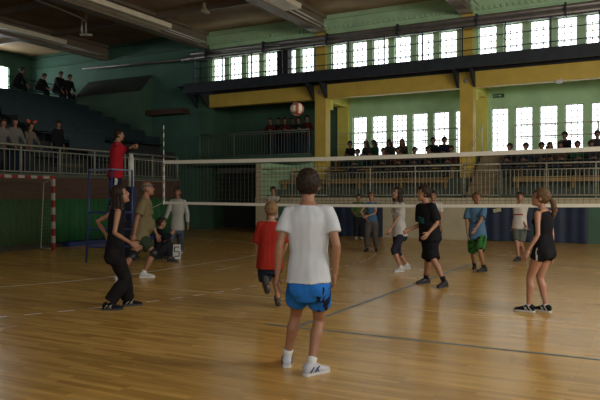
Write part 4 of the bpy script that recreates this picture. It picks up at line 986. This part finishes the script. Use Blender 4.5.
# group on the balcony
def standing(label, px, py, feetz, P_, facing, topm, h, group=None, hair=('thick', HB), pm=None, arms='rail', lean=0.10, rail=1.1, res=0.03, female=False):
    """P_: world xy of the feet"""
    s = h/1.75; f = V(facing).normalized(); rr = V((f.y, -f.x, 0)); b = V((P_[0], P_[1], feetz))
    hip = b+V((0,0,0.93*s)); neck = b+f*lean+V((0,0,1.485*s))
    if arms == 'rail': hd = [b+f*0.36-rr*0.2*s+V((0,0,rail+0.03)), b+f*0.36+rr*0.2*s+V((0,0,rail+0.03))]
    else: hd = [b-rr*0.27*s+V((0,0,0.82*s)), b+rr*0.27*s+V((0,0,0.82*s))]
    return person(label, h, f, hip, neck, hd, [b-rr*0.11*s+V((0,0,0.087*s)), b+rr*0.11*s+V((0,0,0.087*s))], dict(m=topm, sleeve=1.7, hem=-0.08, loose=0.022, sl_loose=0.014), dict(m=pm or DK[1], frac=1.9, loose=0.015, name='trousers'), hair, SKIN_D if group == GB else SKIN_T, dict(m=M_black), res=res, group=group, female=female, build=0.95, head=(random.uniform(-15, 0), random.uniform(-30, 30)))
GB = 'young people standing on the balcony'
for px, m, hh, dy, lb in ((271.5, 2, 1.68, 0.0, 'leftmost of the dark-clothed group on the balcony'), (279.5, 0, 1.72, 0.35, 'second from the left of the dark group on the balcony'), (286, 2, 1.66, 0.0, 'middle one of the dark group on the balcony'), (293.5, 4, 1.70, 0.4, 'fourth from the left of the dark group on the balcony'), (300, 0, 1.64, 0.0, 'fifth of the dark group on the balcony, by the ball'), (308, 2, 1.72, 0.2, 'rightmost of the dark group on the balcony, beside the column')):
    q = cF+cR*((px-300)/FPX); k = (24.95+dy)/q.y; standing(lb, px, 0, 3.2, (q.x*k, 24.95+dy), toC, DK[m], hh, GB)
# spectators at the left stand railing
toR = V((1, -0.12, 0)).normalized()
GS = 'spectators at the left stand railing'
def left_at(px, X): q = cF+cR*((px-300)/FPX); k = X/q.x; return (X, q.y*k)
PT = cloth('pale_hoodie', (0.15, 0.145, 0.125)); PG = cloth('beige_hoodie', (0.13, 0.11, 0.085))
standing('spectator at the left edge in pale clothes behind the railing', 0, 0, 2.1, left_at(1, -16.25), toR, PT, 1.56, GS, ('thick', HB), DK[4], rail=0.84)
standing('spectator in a pale hooded top leaning on the left stand railing', 0, 0, 2.1, left_at(13, -16.25), toR, PT, 1.62, GS, ('thick', HB), DK[1], rail=0.84)
r_, hc_, HM_, s_ = standing('girl with red party ears and a beige top behind the left railing', 0, 0, 2.1, left_at(28, -16.25), toR, PG, 1.55, GS, ('long', HB), DK[4], rail=0.84, female=True)
for e in (-1, 1):
    bm = B(); T0 = -V(r_.location); ball(bm, hc_+T0+HM_@V((e*0.13, 0, 0.13)), (0.09, 0.03, 0.045), 3, HM_ @ Matrix.Rotation(math.radians(-30*e), 3, 'Y')); obj('party_ear', bm, mat('pink_red_plush', (0.50, 0.07, 0.04), 0.8), r_, True)
P_ = left_at(58, -17.3)
standing('spectator in black further right behind the left railing', 0, 0, 2.445, P_, toR, DK[0], 1.50, GS, ('thick', HB), DK[0], 'down', 0.02)
# silhouettes at the top of the left stand
for k, (px, py, lb, yaw_) in enumerate(((16, 68, 'dark figure beside the small window at the top of the left stand', 10), (39, 78, 'dark seated figure low between the others on the top of the left stand', -15), (57, 73, 'larger dark figure bending at the top of the left stand', -35), (66, 76, 'rightmost dark figure leaning at the top of the left stand', -35))):
    X_ = -26.3; xy = left_at(px, X_); f = deg_facing(-80+yaw_); zt = TZ0+TR*13+0.0
    q = V((xy[0], xy[1], 0)); dd = q.dot(cF); ht = CH+(196-py)/FPX*dd; b = V((xy[0], xy[1], 6.1)); s = 1
    hip = b+V((0,0,0.62)); neck = b+f*0.22+V((0,0,0)); neck.z = ht-0.25; neck.z = max(neck.z, hip.z+0.40)
    rr = V((f.y, -f.x, 0))
    person(lb, 1.75, f, hip, neck, [hip+f*0.5-rr*.15+V((0,0,-.05)), hip+f*0.5+rr*.15+V((0,0,-.05))], [b+f*0.4-rr*.14+V((0,0,.08)), b+f*0.4+rr*.14+V((0,0,.08))], dict(m=DK[0], sleeve=1.7, hem=-0.1, loose=0.03, sl_loose=0.02), dict(m=DK[0], frac=1.9, loose=0.02, name='trousers'), ('thick', HB), SKIN_T, dict(m=M_black), res=0.034, group='dark figures at the top of the left stand', head=(-15, 0), build=1.3)
